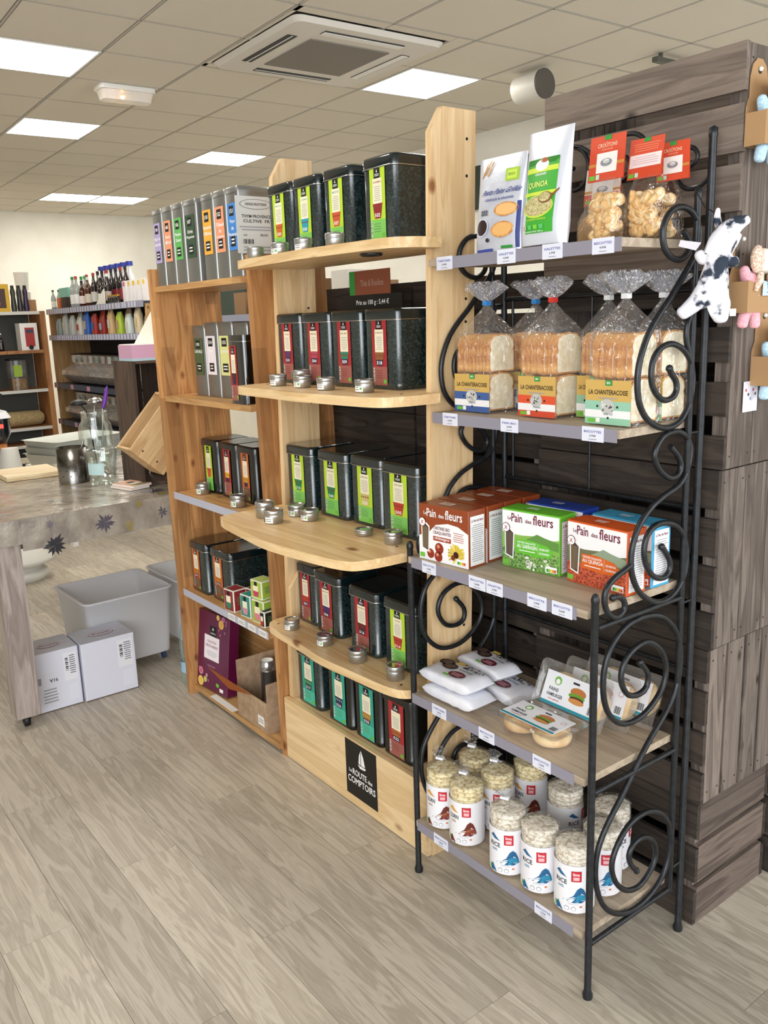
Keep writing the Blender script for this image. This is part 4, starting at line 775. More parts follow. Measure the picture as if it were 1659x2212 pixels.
# ---------------------------------------------------------------- cracker boxes
def cracker(label, x, y, rz, top, style, z=ZS[2], w_=.172, d_=.066, h_=.148):
    t = thing('cracker_box', label, 'box', (x+.005, y, z+.001), (0, 0, rz), 'crispbread boxes on the middle rack shelf')
    T = fm(top, .35); Wh = fm('#eceaea', .4); MB(T).loft([rr(0, 0, w_, d_, .0015, 0, 1), rr(0, 0, w_, d_, .0015, h_, 1)], smooth=False).build('carton', t)
    f = Fr((0, 0, 0)); s_ = Fr((w_, 0, 0), (0, 1, 0)); k = Fr((0, 0, h_), (1, 0, 0), (0, 1, 0)); m = MB()
    PL_ = fm('#6d1a34', .5)
    if style == 'ch': m.poly(f, [(0, 0), (w_, 0), (w_, h_*.60), (w_*.8, h_*.70), (w_*.6, h_*.72), (w_*.35, h_*.66), (w_*.2, h_*.5), (0, h_*.42)], Wh, .0004); tw = Wh
    else: m.rect(f, .002, .002, w_-.002, h_-.004, Wh, .0004); tw = PL_
    m.text(f, 'Le', w_*.14, h_*.82, .009, tw, w=w_*.06, d=.0012); m.text(f, 'Pain', w_*.27, h_*.79, .022, tw, w=w_*.19, d=.0012, rot=-.0); m.text(f, 'des', w_*.47, h_*.80, .010, tw, w=w_*.11, d=.0012); m.text(f, 'fleurs', w_*.72, h_*.79, .024, tw, w=w_*.34, d=.0012)
    if style == 'ch':
        m.text(f, 'TARTINES BIO', w_*.47, h_*.58, .009, PL_, w=w_*.34, d=.001); m.text(f, 'CRAQUANTES', w_*.48, h_*.49, .010, PL_, w=w_*.36, d=.001); m.rect(f, w_*.30, h_*.38, w_*.66, h_*.46, fm('#a03a24', .5), .001); m.text(f, 'châtaigne', w_*.48, h_*.395, .009, WHITE, w=w_*.3, d=.0014)
        m.lines(f, w_*.70, h_*.42, w_*.92, h_*.60, 5, fm('#b06050', .6), .001, .3)
        for a, b, r_ in ((.42, .25, .015), (.24, .13, .013), (.40, .10, .014)): m.disc(f, w_*a, h_*b, r_, fm('#8c2c1c', .3), .001, 16); m.disc(f, w_*a-.003, h_*b+.005, r_*.35, fm('#d08868', .4), .0013, 8)
        for q in range(46): a = q*.137*2*PI; r_ = .018+.010*R.random(); m.add([f.p(w_*.76, h_*.21, .001), f.p(w_*.76+r_*1.2*math.cos(a), h_*.21+r_*math.sin(a), .0011), f.p(w_*.76+r_*1.2*math.cos(a+.16), h_*.21+r_*math.sin(a+.16), .0011)], [(0, 1, 2)], fm(['#d8b828', '#b8a030', '#e4cc50'][q % 3], .6))
        m.disc(f, w_*.76, h_*.20, .009, fm('#3c1410', .3), .0016, 12); m.disc(f, w_*.70, h_*.14, .007, fm('#7a3018', .3), .0017, 12)
    else:
        g = style == 'sa'; H1, H2 = ('#5c8a3c', '#7fae4a') if g else ('#8a9a80', '#6a6a4a')
        m.rect(f, .002, h_*.30, w_-.002, h_*.58, fm('#a8cc8c' if g else '#c8d0d4', .6), .0005)
        m.poly(f, [(.002, h_*.5), (.002, h_*.60), (w_*.3, h_*.57), (w_*.55, h_*.60), (w_*.8, h_*.55), (w_-.002, h_*.60), (w_-.002, h_*.3), (.002, h_*.3)], fm(H2, .6), .0006); m.poly(f, [(w_*.4, h_*.5), (w_*.62, h_*.64), (w_*.75, h_*.6), (w_-.002, h_*.55), (w_-.002, h_*.4)], fm(H1, .6), .0007)
        m.rect(f, .002, .002, w_-.002, h_*.34, noisy('flowers_'+style, '#3f6a2c' if g else '#8a2c18', '#8ab060' if g else '#c86040', 170, .6, lo=.4, hi=.6), .0008)
        if g:
            for q in range(34): m.disc(f, w_*(.42+.2*R.random()+(.25 if q % 3 == 0 else 0)), h_*(.02+.2*R.random()), .0035, fm('#e8e8dc', .6), .0012, 6)
        ov = fm('#5fb52c' if g else '#d0601c', .5); m.poly(f, [(w_*.26, h_*.28), (w_*.26, h_*.50), (w_*.5, h_*.52), (w_*.8, h_*.47), (w_*.90, h_*.38), (w_*.86, h_*.28), (w_*.6, h_*.25)], ov, .0012)
        m.text(f, 'TARTINES CRAQUANTES', w_*.44, h_*.44, .006, WHITE, w=w_*.32, d=.0016); m.text(f, 'AU SARRASIN' if g else 'AU QUINOA', w_*.45, h_*.365, .010, WHITE, w=w_*.35, d=.0016); m.lines(f, w_*.3, h_*.31, w_*.6, h_*.34, 1, WHITE, .0016); m.rect(f, w_*.64, h_*.29, w_*.643, h_*.48, WHITE, .0016)
        m.text(f, 'BOEKWEIT' if g else 'QUINOA', w_*.75, h_*.38, .006, WHITE, w=w_*.17, d=.0016); m.text(f, 'BUCKWHEAT' if g else 'QUINOA', w_*.75, h_*.31, .006, WHITE, w=w_*.17, d=.0016)
    m.poly(f, [(w_*.065, h_*.20), (w_*.21, h_*.15), (w_*.23, h_*.62), (w_*.16, h_*.68), (w_*.055, h_*.62)], WHITE, .0014); m.poly(f, [(w_*.08, h_*.22), (w_*.195, h_*.18), (w_*.21, h_*.60), (w_*.15, h_*.65), (w_*.075, h_*.60)], fm('#4a3a30', .6), .0018)
    for q in range(5): m.rect(f, w_*(.09+.022*q), h_*.22, w_*(.097+.022*q), h_*.6, fm('#a08a68' if style != 'sa' else '#7a6a60', .6), .0022)
    m.disc(f, w_*.085, h_*.68, .012, PL_, .0026, 16); m.disc(f, w_*.085, h_*.68, .0105, WHITE, .003, 16); m.text(f, '✕' if 0 else 'X', w_*.085, h_*.645, .010, fm('#a04050', .6), d=.0034)
    m.rect(f, w_*.02, h_*.04, w_*.12, h_*.12, LEAF, .0016); m.rect(f, w_*.77, h_*.04, w_*.96, h_*.14, WHITE, .0018)
    for q, c_ in enumerate(('#1f8a3c', '#7fc04a', '#e8d03c', '#e09030', '#d04a30')): m.rect(f, w_*(.79+.032*q), h_*.05, w_*(.82+.032*q), h_*.10, fm(c_, .5), .0022)
    # side text panel and top print
    m.rect(s_, d_*.10, h_*.04, d_*.90, h_*.90, Wh, .0006); m.text(s_, 'Le Pain des fleurs', d_*.5, h_*.80, .007, PL_, w=d_*.68, d=.001); m.lines(s_, d_*.16, h_*.10, d_*.84, h_*.76, 18, GREY, .001, .35)
    m.rect(k, w_*.30, d_*.3, w_*.55, d_*.7, fm('#e0c8b8', .5) if style == 'ch' else T, .0008); m.lines(k, w_*.32, d_*.35, w_*.53, d_*.65, 3, Wh if style != 'ch' else fm('#b89a8a', .6), .0012); m.build('print', t); return t
RB = '#8f4120'
cracker('front brown crispbread box with chestnut print at the left of the shelf', .028, .010, .09, RB, 'ch')
cracker('second brown chestnut crispbread box behind the front one', .018, .085, .09, RB, 'ch')
cracker('third brown chestnut crispbread box in the left row', .012, .160, .06, RB, 'ch')
cracker('rearmost brown chestnut crispbread box of the left row', .010, .236, .03, RB, 'ch')
cracker('white and green buckwheat crispbread box in the middle of the shelf', .224, .118, .12, '#63b32e', 'sa')
cracker('blue topped crispbread box behind the buckwheat box', .222, .212, .07, '#1f3f9a', 'sa')
cracker('white and orange quinoa crispbread box at the right of the shelf', .420, .135, -.02, '#d0561e', 'qu')
cracker('light blue topped crispbread box behind the quinoa box', .422, .222, -.02, '#3f9fc8', 'qu')

# ---------------------------------------------------------------- fourth shelf: biscuit packs and buns
PACK = noisy('pack_white', '#d8dae6', '#ececf2', 14, .35, .05, .6, spec=.5, dist=.004)
def pillow(label, loc, rot, w_=.165, d_=.10, h_=.036, choc=True):
    t = thing('biscuit_pack', label, 'biscuit pack', loc, rot, 'white biscuit packs on the fourth rack shelf'); m = MB(PACK); n = 28; L = []
    for k in range(15):
        u = k/14; x = -w_/2-.012+(w_+.024)*u; e = min(u, 1-u)*14/2.2; e = min(1, e); hh = h_/2*(e**.35)*(1+.06*math.sin(k*3.1)) if e > .2 else .0015; dd = d_/2*(.95+.05*e)*(1+.025*math.sin(k*2.3))
        L.append([(x, dd*(1 if math.cos(q) > 0 else -1)*abs(math.cos(q))**.45, h_/2+hh*(1 if math.sin(q) > 0 else -1)*abs(math.sin(q))**.35*(1+.05*math.sin(q*5+k*1.7))) for q in [2*PI*i/n for i in range(n)]])
    m.loft(L).build('wrapper', t); f = Fr((0, 0, h_*1.06), (1, 0, 0), (0, 1, 0)); m = MB()
    if choc:
        for a, b, r_ in ((-.055, .022, .026), (-.03, .008, .026)): m.disc(f, a, b, r_, fm('#33221c', .5), .0004, 16, rb=.018); m.disc(f, a, b, r_*.7, noisy('choc_print', '#2a1a14', '#6a564c', 200, .5), .0008, 14, rb=.012)
        m.disc(f, .025, -.02, .028, fm('#5c1c2c', .5), .0004, 16, rb=.018); m.text(f, 'GALETTES', .03, .020, .010, INK, w=.055, rot=0, d=.0006); m.text(f, 'NAPPÉES', .03, .006, .009, INK, w=.05, d=.0006); m.lines(f, .005, -.03, .045, -.012, 3, fm('#d8a0a8', .6), .0008); m.rect(f, -.01, -.042, .012, -.034, LEAF, .0008)
        m.rect(f, -.03, .032, .0, .046, fm('#c8a84c', .5), .0006)
        for q in range(12): m.disc(f, R.uniform(-.01, .075), R.uniform(.025, .045), .0025, INK, .0006, 6, rb=.0045)
    m.build('print', t); return t
z4 = ZS[3]
pillow('lower white biscuit pack at the front left of the fourth shelf', (.118, .062, z4+.002), (0, 0, .02), w_=.170, d_=.095, choc=False)
pillow('upper white chocolate galette pack stacked at the front left', (.100, .070, z4+.0405), (0, .0, .02), w_=.172, d_=.10)
pillow('white chocolate galette pack behind the stack under another one', (.165, .185, z4+.002), (0, 0, -.15), w_=.19, d_=.105)
pillow('uppermost rear white biscuit pack with gold patch', (.100, .195, z4+.0405), (0, 0, -.12), w_=.16, d_=.09)
BUN = noisy('bun', '#c8935a', '#ecd0a0', 22, .6, bump=.15)
CLR2 = film('tray_clear', '#ffffff', .10, .05, 12, .3, .03, .01)
def buns(label, loc, rot, w_=.20, d_=.115, h_=.048):
    t = thing('bun_tray', label, 'bun pack', loc, rot, 'clear trays of hamburger buns on the fourth rack shelf')
    for sx in (-1, 1):
        m = MB(BUN); m.lathe([(.03, .004), (.044, .010), (.0475, .022), (.043, .035), (.024, .044), (.001, .046)], (sx*.048, 0, 0), 22); m.build('bun', t)
    L = [rr(-w_/2+.012, -d_/2+.012, w_/2-.012, d_/2-.012, .03, 0, 4), rr(-w_/2+.005, -d_/2+.005, w_/2-.005, d_/2-.005, .03, .02, 4), rr(-w_/2+.003, -d_/2+.003, w_/2-.003, d_/2-.003, .03, h_, 4), rr(-w_/2-.012, -d_/2-.010, w_/2+.012, d_/2+.010, .015, h_+.001, 4), rr(-w_/2-.012, -d_/2-.010, w_/2+.012, d_/2+.010, .015, h_+.002, 4)]
    MB(CLR2).loft(L).build('tray', t); f = Fr((0, 0, h_+.003), (1, 0, 0), (0, 1, 0)); m = MB(); TE = fm('#2a8a9a', .5)
    m.box(-.085, -.042, h_+.0022, .085, .042, h_+.003, fm('#e6e6ea', .5)); m.rect(f, -.085, -.042, .085, -.034, TE, .0004); m.rect(f, -.085, .034, .085, .042, fm('#e6e6ea', .5), .0004)
    m.disc(f, -.045, .022, .011, fm('#6ab04a', .5), .0006, 14); m.disc(f, -.045, .020, .007, PAPER, .0008, 12); m.text(f, 'PAINS', -.052, -.006, .009, INK, w=.03, d=.0006); m.text(f, 'HAMBURGER', -.045, -.020, .009, INK, w=.05, d=.0006); m.text(f, 'sans gluten', -.045, -.029, .005, fm('#c03030', .5), w=.035, d=.0006)
    m.disc(f, .022, .010, .024, fm('#b87038', .5), .0006, 18, rb=.012); m.disc(f, .020, .000, .026, fm('#5f9a2c', .5), .0008, 9, rb=.007); m.disc(f, .022, -.006, .022, fm('#5a2a1c', .5), .001, 14, rb=.006); m.disc(f, .022, -.012, .024, fm('#c88a48', .5), .0012, 14, rb=.007)
    m.rect(f, .0, .028, .02, .033, INK, .0006); m.disc(f, .068, .018, .007, fm('#b04050', .5), .0006, 14, r0=.006); m.barcode(f, .060, -.030, .078, -.012, INK); m.build('paper_label', t); return t
buns('clear bun tray lying flat at the front of the fourth shelf', (.395, .068, z4+.0008), (0, 0, .0))
buns('clear bun tray propped upright behind the flat one', (.415, .212, z4+.065), (math.radians(66), 0, .0))
buns('second upright bun tray leaning further right', (.450, .270, z4+.065), (math.radians(66), 0, .0))
buns('rearmost upright bun tray leaning on the back bars', (.475, .327, z4+.065), (math.radians(66), 0, .0))

# ---------------------------------------------------------------- bottom shelf: puffed cakes in tubes
CAKEC = noisy('corn_cake', '#b89a58', '#f0e2b4', 90, .9, bump=1.0, dist=.004, lo=.35, hi=.55); CAKER = noisy('rice_cake', '#b8a68c', '#ebe3d2', 90, .9, bump=1.0, dist=.004, lo=.35, hi=.55)
CK = {}
for k_, mt in (('c', CAKEC), ('r', CAKER)): CK[k_] = MB(mt).lathe([(.034, .0), (.0435, .001), (.0458, .005), (.0445, .0095), (.035, .0113)], n=24).mesh('puffed_cake')
def tube_pack(label, x, y, kind, top=True, ang=0, h_=.172):
    t = thing('puffed_cake_pack', label, 'cake pack', (x, y, ZS[4]+.0004), (0, 0, ang), 'puffed cake packs on the bottom rack shelf')
    nn = 14
    for i in range(nn): obj('puffed_cake', CK[kind], t, (R.uniform(-.0008, .0008), R.uniform(-.0008, .0008), (.001+i*.0120)), (0, 0, R.random()*6))
    r = .0472; L = [(r-.003, 0), (r+.0006, .003), (r+.0006, h_-.002), (r*.85, h_+.004)]+([(r*.4, h_+.012), (r*.12, h_+.022), (r*.1, h_+.026), (r*.35, h_+.036), (r*.5, h_+.044)] if top else [(r*.3, h_+.006), (.001, h_+.006)])
    m = MB(film('cake_film', '#ffffff', .10, .10, 55, 1.6, .02, .008)); m.lathe(L, n=24, cap0=False, cap1=False)
    for i, v in enumerate(m.V):
        if v[2] > h_+.008: m.V[i] = (v[0]*R.uniform(.6, 1.4)-.3*(v[2]-h_), v[1]*R.uniform(.6, 1.4), v[2]+R.uniform(-.002, .003))
    m.build('film', t)
    if top: MB(fm('#e8e8ee', .4)).box(-.014-.006, -.006, h_+.019, .008-.006, .006, h_+.026).build('tie', t)
    m = MB(); rs = r+.0012; zt = h_*.76
    def P(s_, z, d=0): a = -PI/2+s_/rs; return ((rs+d)*math.cos(a), (rs+d)*math.sin(a), z)
    def patch(s0, z0, s1, z1, mat, d=.0003, n=8): m.add([q for i in range(n+1) for q in (P(s0+(s1-s0)*i/n, z0, d), P(s0+(s1-s0)*i/n, z1, d))], [(2*i, 2*i+2, 2*i+3, 2*i+1) for i in range(n)], mat, True)
    def poly(pts, mat, d): 
        # fan strips keep the print on the curve
        n = len(pts); cxx = sum(p[0] for p in pts)/n; cz = sum(p[1] for p in pts)/n
        m.add([P(cxx, cz, d)]+[P(a, b, d) for a, b in pts], [(0, i+1, (i+1) % n+1) for i in range(n)], mat)
    def txt(s, a, z, h, w, mat, d=.0009):
        vs, fs, x0, x1, y0, y1 = glyphs(s); m.add([P(a+(x-x0)/(x1-x0)*w, z+(y-y0)/(y1-y0)*h, d) for x, y in vs], fs, mat)
    Wm = fm('#e9e7ea', .4); n = 40; m.add([q for i in range(n) for q in (P(i/n*2*PI*rs, .006), P(i/n*2*PI*rs, zt))], [(2*i, (2*i+2) % (2*n), (2*i+3) % (2*n), 2*i+1) for i in range(n)], Wm, True)
    RED = fm('#b01c2c', .4); corn = kind == 'c'; c1 = '#6a2a22' if corn else '#1f5f8c'; c2 = '#8c4034' if corn else '#2a86a8'
    patch(.006, zt-.040, .030, zt-.012, RED, .0008); patch(.0075, zt-.0385, .0285, zt-.0135, fm('#c82838', .4), .0010); txt('lima', .0105, zt-.024, .008, .015, WHITE, .0014); patch(.011, zt-.036, .025, zt-.027, fm('#e8b0b4', .5), .0014)
    hill = [(-.016, .038), (.0, .044), (.012, .054), (.020, .070), (.028, .076), (.036, .070), (.042, .056), (.046, .040), (.030, .034), (.010, .034)]
    poly(hill, fm(c1, .5), .0008); poly([(-.006, .038), (.014, .048), (.026, .058), (.038, .054), (.044, .042), (.020, .036)], fm(c2, .5), .0013)
    if corn:
        for q in range(10): poly([(.004+.003*q, .044+.0012*q), (.0055+.003*q, .046+.0012*q), (.007+.003*q, .044+.0012*q)], fm('#d8a048', .5), .0018)
    poly([(-.034, zt-.022), (-.024, zt-.014), (-.018, zt-.020), (-.004, zt-.032), (-.020, zt-.029)], fm('#d89a30' if corn else '#1f5f8c', .5), .0008)
    txt('CORN' if corn else 'RICE', -.034, zt-.050, .012, .030, INK); txt('100%', -.028, zt-.062, .007, .016, fm('#5a8aa8' if not corn else '#b08a6a', .5))
    poly([(-.034, .008), (-.034, .022), (-.028, .030), (-.020, .018), (-.014, .008)], fm(c1, .5), .0008)
    for s0 in (-.004, .012): poly([(s0+.006*math.cos(q*.52), .018+.006*math.sin(q*.52)) for q in range(12)], GREY, .0008); poly([(s0+.0048*math.cos(q*.52), .018+.0048*math.sin(q*.52)) for q in range(12)], Wm, .0012)
    patch(.026, .022, .032, .026, fm('#d06a2c', .5), .0008); patch(-.040, .012, -.034, .024, LEAF, .0008)
    for q in range(3): patch(-.002, .029+.0025*q, .024, .0298+.0025*q, LGREY, .0008)
    m.build('sleeve', t); return t
AN = .42
tube_pack('corn cake tube at the far left front of the bottom shelf', .058, .054, 'c', ang=AN)
tube_pack('corn cake tube at front left, nearest the shelf edge', .158, .050, 'c', ang=AN)
tube_pack('corn cake tube in the rear left corner of the bottom shelf', .065, .170, 'c', ang=AN)
tube_pack('corn cake tube behind the two front corn tubes', .165, .160, 'c', ang=AN)
tube_pack('flat topped corn cake tube against the back of the bottom shelf', .192, .264, 'c', top=False, ang=AN)
tube_pack('rice cake tube with twisted top left of the three front rice tubes', .318, .046, 'r', ang=AN)
tube_pack('middle rice cake tube of the three front rice tubes', .418, .056, 'r', top=False, ang=AN)
tube_pack('rice cake tube at front right behind the iron leg', .520, .064, 'r', top=False, ang=AN)
tube_pack('rice cake tube at the back centre of the bottom shelf', .345, .235, 'r', top=False, ang=1.6)
tube_pack('rice cake tube at the back right of the bottom shelf', .475, .262, 'r', top=False, ang=1.6)
tube_pack('rice cake tube at the right edge of the bottom shelf', .522, .165, 'r', top=False, ang=.5)
# ================================================================ OLD CRATES
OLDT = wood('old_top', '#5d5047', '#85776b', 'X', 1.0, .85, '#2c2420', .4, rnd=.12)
OLDX_SHADED = wood('old', '#221b17', '#43382f', 'X', 1.2, .85, '#1c1410', .5, rnd=.28)  # slats darker than the other boards: shade behind the rack put into the colour
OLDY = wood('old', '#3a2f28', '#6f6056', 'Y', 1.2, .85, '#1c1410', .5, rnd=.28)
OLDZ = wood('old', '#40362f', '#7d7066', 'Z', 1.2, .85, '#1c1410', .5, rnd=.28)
NAIL = fm('#15120f', .6)
def crate(label, x0, y0, z0, x1, y1, z1, side='v', nf=4, ns=3, group='old wooden crates stacked behind the iron rack', gap=.014, back=True, sgap=.004):
    """front (-Y) and back slats run along X; the +X and -X ends have vertical ('v') or horizontal ('h') boards"""
    t = thing('wooden_crate', label, 'crate', (x0, y0, z0), 0, group); OX = OLDT if 'topmost' in label else OLDX_SHADED; W, D, H = x1-x0, y1-y0, z1-z0-.002; th = .013
    def slats(n, a0, a1, g): 
        w_ = (a1-a0-g*(n-1))/n; return [(a0+k*(w_+g), a0+k*(w_+g)+w_) for k in range(n)]
    for k, (a, b) in enumerate(slats(nf, .0, H, gap)):
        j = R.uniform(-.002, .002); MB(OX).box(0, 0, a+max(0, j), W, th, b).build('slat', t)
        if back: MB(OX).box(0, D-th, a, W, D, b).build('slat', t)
    for ex in (0, 1):
        xa, xb = (W-.0135, W-.0005) if ex else (.0005, .0135); m = None
        if side == 'v':
            for a, b in slats(ns, th+.001, D-th-.001, sgap if ns < 4 else .010):
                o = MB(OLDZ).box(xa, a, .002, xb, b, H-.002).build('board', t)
                if ex:
                    nm = MB(NAIL)
                    for zz in (.03, H-.03):
                        for yy in (a+.012, b-.012): nm.lathe([(.0025, 0), (.0025, .0008)], (xb, yy, zz), 6, ax='x')
                    nm.build('nail', o)
        else:
            for a, b in slats(ns, .0, H, .016): MB(OLDY).box(xa, th+.001, a, xb, D-th-.001, b).build('board', t)
        for yy in ((th+.001), D-th-.026):
            MB(OLDZ).box(xa+(-.026 if ex else .0135), yy, .003, xb-.0135 if ex else xb+.025, yy+.024, H-.003).build('corner_post', t)
    MB(OLDX_SHADED).box(.02, th+.003, .001 if side == 'h' else .004, W-.02, D-th-.003, .010).build('bottom_board', t)
    return t
XL, XR, YF = .098, .652, .405
Zs = [0, .348, .764, 1.207, 1.655, 2.113]
names = ['dark crate on the floor behind the iron rack with horizontal side boards', 'old crate second from the floor behind the rack with four narrow side boards', 'old crate third from the floor behind the rack with wide brown side boards',
         'old crate fourth from the floor behind the rack beside the soft toys', 'topmost old grey crate with broad slats behind the crouton bags']
for i in range(5):
    x_r = [.628, .634, .640, .648, .655][i]
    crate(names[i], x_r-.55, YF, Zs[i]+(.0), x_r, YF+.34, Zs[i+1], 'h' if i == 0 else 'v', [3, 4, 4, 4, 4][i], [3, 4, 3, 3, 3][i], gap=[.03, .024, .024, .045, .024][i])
# thin lid board over the top crate
# crates behind the pine shelf unit
for i, (z0, z1) in enumerate(((0, .42), (.42, .84), (.84, 1.26), (1.26, 1.69))):
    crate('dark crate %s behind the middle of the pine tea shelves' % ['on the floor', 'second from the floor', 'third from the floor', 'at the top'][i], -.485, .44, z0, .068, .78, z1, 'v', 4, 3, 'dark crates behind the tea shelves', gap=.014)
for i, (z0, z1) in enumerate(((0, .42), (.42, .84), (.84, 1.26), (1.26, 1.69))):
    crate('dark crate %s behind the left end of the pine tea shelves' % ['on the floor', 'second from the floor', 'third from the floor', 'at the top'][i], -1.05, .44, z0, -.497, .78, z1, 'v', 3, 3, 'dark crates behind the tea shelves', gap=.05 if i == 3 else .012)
# crates further back on the right
for i in range(5):
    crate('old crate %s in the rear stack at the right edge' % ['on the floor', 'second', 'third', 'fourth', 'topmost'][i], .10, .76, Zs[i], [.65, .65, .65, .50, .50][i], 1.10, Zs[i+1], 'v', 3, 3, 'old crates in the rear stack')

# ================================================================ SOFT TOYS
def skin(name, mat, nodes, edges, parent, sub=2):
    """one smooth body grown over connected joints: nodes (x,y,z,r)"""
    me = bpy.data.meshes.new(name); me.from_pydata([n[:3] for n in nodes], edges, []); o = bpy.data.objects.new(name, me); COL.objects.link(o)
    md = o.modifiers.new('s', 'SKIN'); 
    for i, n_ in enumerate(nodes): sv = me.skin_vertices[0].data[i]; sv.radius = (n_[3], n_[3]*(n_[4] if len(n_) > 4 else 1)); sv.use_root = i == 0
    md.use_smooth_shade = True; s2 = o.modifiers.new('u', 'SUBSURF'); s2.levels = sub; s2.render_levels = sub
    dg = bpy.context.evaluated_depsgraph_get(); m2 = bpy.data.meshes.new_from_object(o.evaluated_get(dg)); bpy.data.objects.remove(o); bpy.data.meshes.remove(me)
    m2.materials.clear(); m2.materials.append(mat); m2.polygons.foreach_set('use_smooth', [True]*len(m2.polygons)); m2.name = name
    return obj(name, m2, parent)
PRT = noisy('palm_print', '#e4e2ea', '#26303f', 24, .85, lo=.50, hi=.56, detail=8, bump=.1)
t = thing('plush_dog', 'white plush toy with navy leaf print hanging on the right side of the rack', 'soft toy', (.680, .290, 1.65), (0, 0, .5))
skin('body', PRT, [(0, 0, 0, .027, .75), (.003, 0, .030, .022), (.014, -.004, .068, .027), (.030, -.006, .088, .021), (.052, -.012, .094, .011), (.060, -.014, .095, .009), (-.028, -.008, .024, .014), (-.040, -.014, .040, .013), (.032, -.004, .012, .012), (.043, -.008, .018, .011),
    (-.004, 0, -.035, .027), (-.034, -.006, -.064, .018), (-.060, -.012, -.084, .017), (-.070, -.014, -.092, .013), (.010, 0, -.066, .020), (.013, -.004, -.096, .018), (.013, -.004, -.110, .013)],
    [(0, 1), (1, 2), (2, 3), (3, 4), (4, 5), (1, 6), (6, 7), (1, 8), (8, 9), (0, 10), (10, 11), (11, 12), (12, 13), (10, 14), (14, 15), (15, 16)], t)
skin('ear', PRT, [(.002, .004, .082, .009), (-.004, .006, .104, .013, .5), (-.002, .006, .124, .007, .5)], [(0, 1), (1, 2)], t, 2)
skin('ear', PRT, [(.040, .010, .072, .008), (.034, .012, .052, .011, .5), (.026, .010, .036, .007, .5)], [(0, 1), (1, 2)], t, 2)
m = MB(fm('#c9c4ca', .6)); m.add([(-.03, -.02, .055), (-.07, -.03, .062), (-.074, -.028, .050), (-.04, -.018, .040)], [(0, 1, 2, 3), (3, 2, 1, 0)]); m.build('fabric_tag', t)
MB(BLACK).tube([(.01, .01, .10), (-.03, .028, .13), (-.050, .040, .165)], .0012, 5).build('cord', t)
MB(fm('#e2dccf', .6)).box(.03, -.002, -.095, .042, -.001, -.08).build('care_label', t)
# card backed toys on the crate side
PINK = noisy('pink_plush', '#e59aa6', '#f2b8c0', 200, .95, bump=.5); BLUE = noisy('blue_plush', '#9cc0d6', '#c4dcea', 200, .95, bump=.5); CRM = noisy('cream_plush', '#efe4cf', '#fbf4e6', 200, .95, bump=.5)
CHK = noisy('gingham', '#c9a58c', '#e8d8c4', 230, .9, lo=.45, hi=.55, detail=1)
def toycard(label, y, z, colr, group='soft toys on brown cards hung on the crate side', tear=True, x=.6575, s_=1.0):
    t = thing('toy_card', label, 'soft toy', (x, y, z), (0, 0, 0), group); f = Fr((0, 0, 0), (0, 1, 0), (0, 0, 1))
    m = MB(KRAFT); pts = [(-.045, 0), (.045, 0), (.045, .078), (.034, .10), (.034, .14), (.026, .165), (.010, .178), (-.010, .178), (-.026, .165), (-.034, .14), (-.034, .10), (-.045, .078)]
    m.prism([(a*s_, b*s_) for a, b in pts], 0, .0015, 'x'); m.disc(f, 0, .155*s_, .007*s_, BLACK, .0022, 10); c = m.build('card', t)
    MB(fm('#e6e6e0', .4)).ball((.005, -.002, .157*s_), .005, 8).build('pin', c)
    skin('plush_body', colr, [(.026, .004, .060*s_, .022), (.028, .002, .030*s_, .020), (.026, -.018, .005*s_, .013), (.026, -.026, -.022*s_, .013), (.026, -.028, -.034*s_, .011), (.028, .016, .002*s_, .013), (.028, .020, -.024*s_, .013), (.028, .020, -.036*s_, .011), (.028, -.030, .080*s_, .012), (.028, -.036, .10*s_, .011)],
         [(0, 1), (1, 2), (2, 3), (3, 4), (1, 5), (5, 6), (6, 7), (0, 8), (8, 9)], t)
    m = MB(CRM); m.ball((.034, .030, .108*s_), .028, 14, sc3=(.75, 1, 1)); m.ball((.052, .034, .100*s_), .010, 10, mat=fm('#5a4238', .8)); h_ = m.build('plush_head', t)
    MB(CHK).ball((.040, -.004, .112*s_), .024, 12, sc3=(.5, .9, 1.25)).build('ear', h_)
    MB(CHK).tube([(.05, -.004, .082*s_), (.052, -.012, .066*s_), (.050, -.022, .045*s_)], [.006, .009, .004], 8).build('bow', t)
    m = MB(fm('#b9926a', .8)); m.lathe([(.013, 0), (.013, .002)], (.056, .024, .075*s_), 14, ax='x'); m.lathe([(.008, .002), (.008, .0035)], (.056, .024, .075*s_), 10, mat=fm('#e8e0b8', .6), ax='x'); m.build('wooden_button', t)
    if tear:
        m = MB(fm('#bcd8ea', .6)); m.box(.050, .006, .035*s_, .0515, .070, .066*s_); ff = Fr((.0515, .006, .035*s_), (0, 1, 0), (0, 0, 1)); m.text(ff, 'Tears', .030, .014, .011, INK, w=.032); m.lines(ff, .01, .004, .05, .010, 1, fm('#6a9ac0', .6)); m.build('hang_tag', t)
    else:
        m = MB(fm('#8fb0cc', .7)); m.add([(.052, -.012, .072*s_), (.052, .050, .10*s_), (.052, .064, .045*s_), (.052, .0, .020*s_)], [(0, 1, 2, 3), (3, 2, 1, 0)]); m.build('hang_tag', t)
    m = MB(KRAFT); m.prism([(-.045, 0), (.045, 0), (.045, .05), (-.045, .068)], .0450, .0462, 'x'); m.build('card_pocket', c)
    MB(KRAFT).box(.0016, -.045, 0, .0449, -.0438, .066).build('pocket_side', c); MB(KRAFT).box(.0016, .0438, 0, .0449, .045, .05).build('pocket_side', c)
    return t
toycard('blue soft toy on brown card, topmost on the crate side', .452, 1.902, BLUE, tear=False)
toycard('pink soft toy with checked ear on brown card beside the plush dog', .432, 1.560, PINK, x=.6505)
toycard('light blue soft toy on brown card at right edge, lowest of the toys', .540, 1.395, BLUE, tear=False, x=.6505)
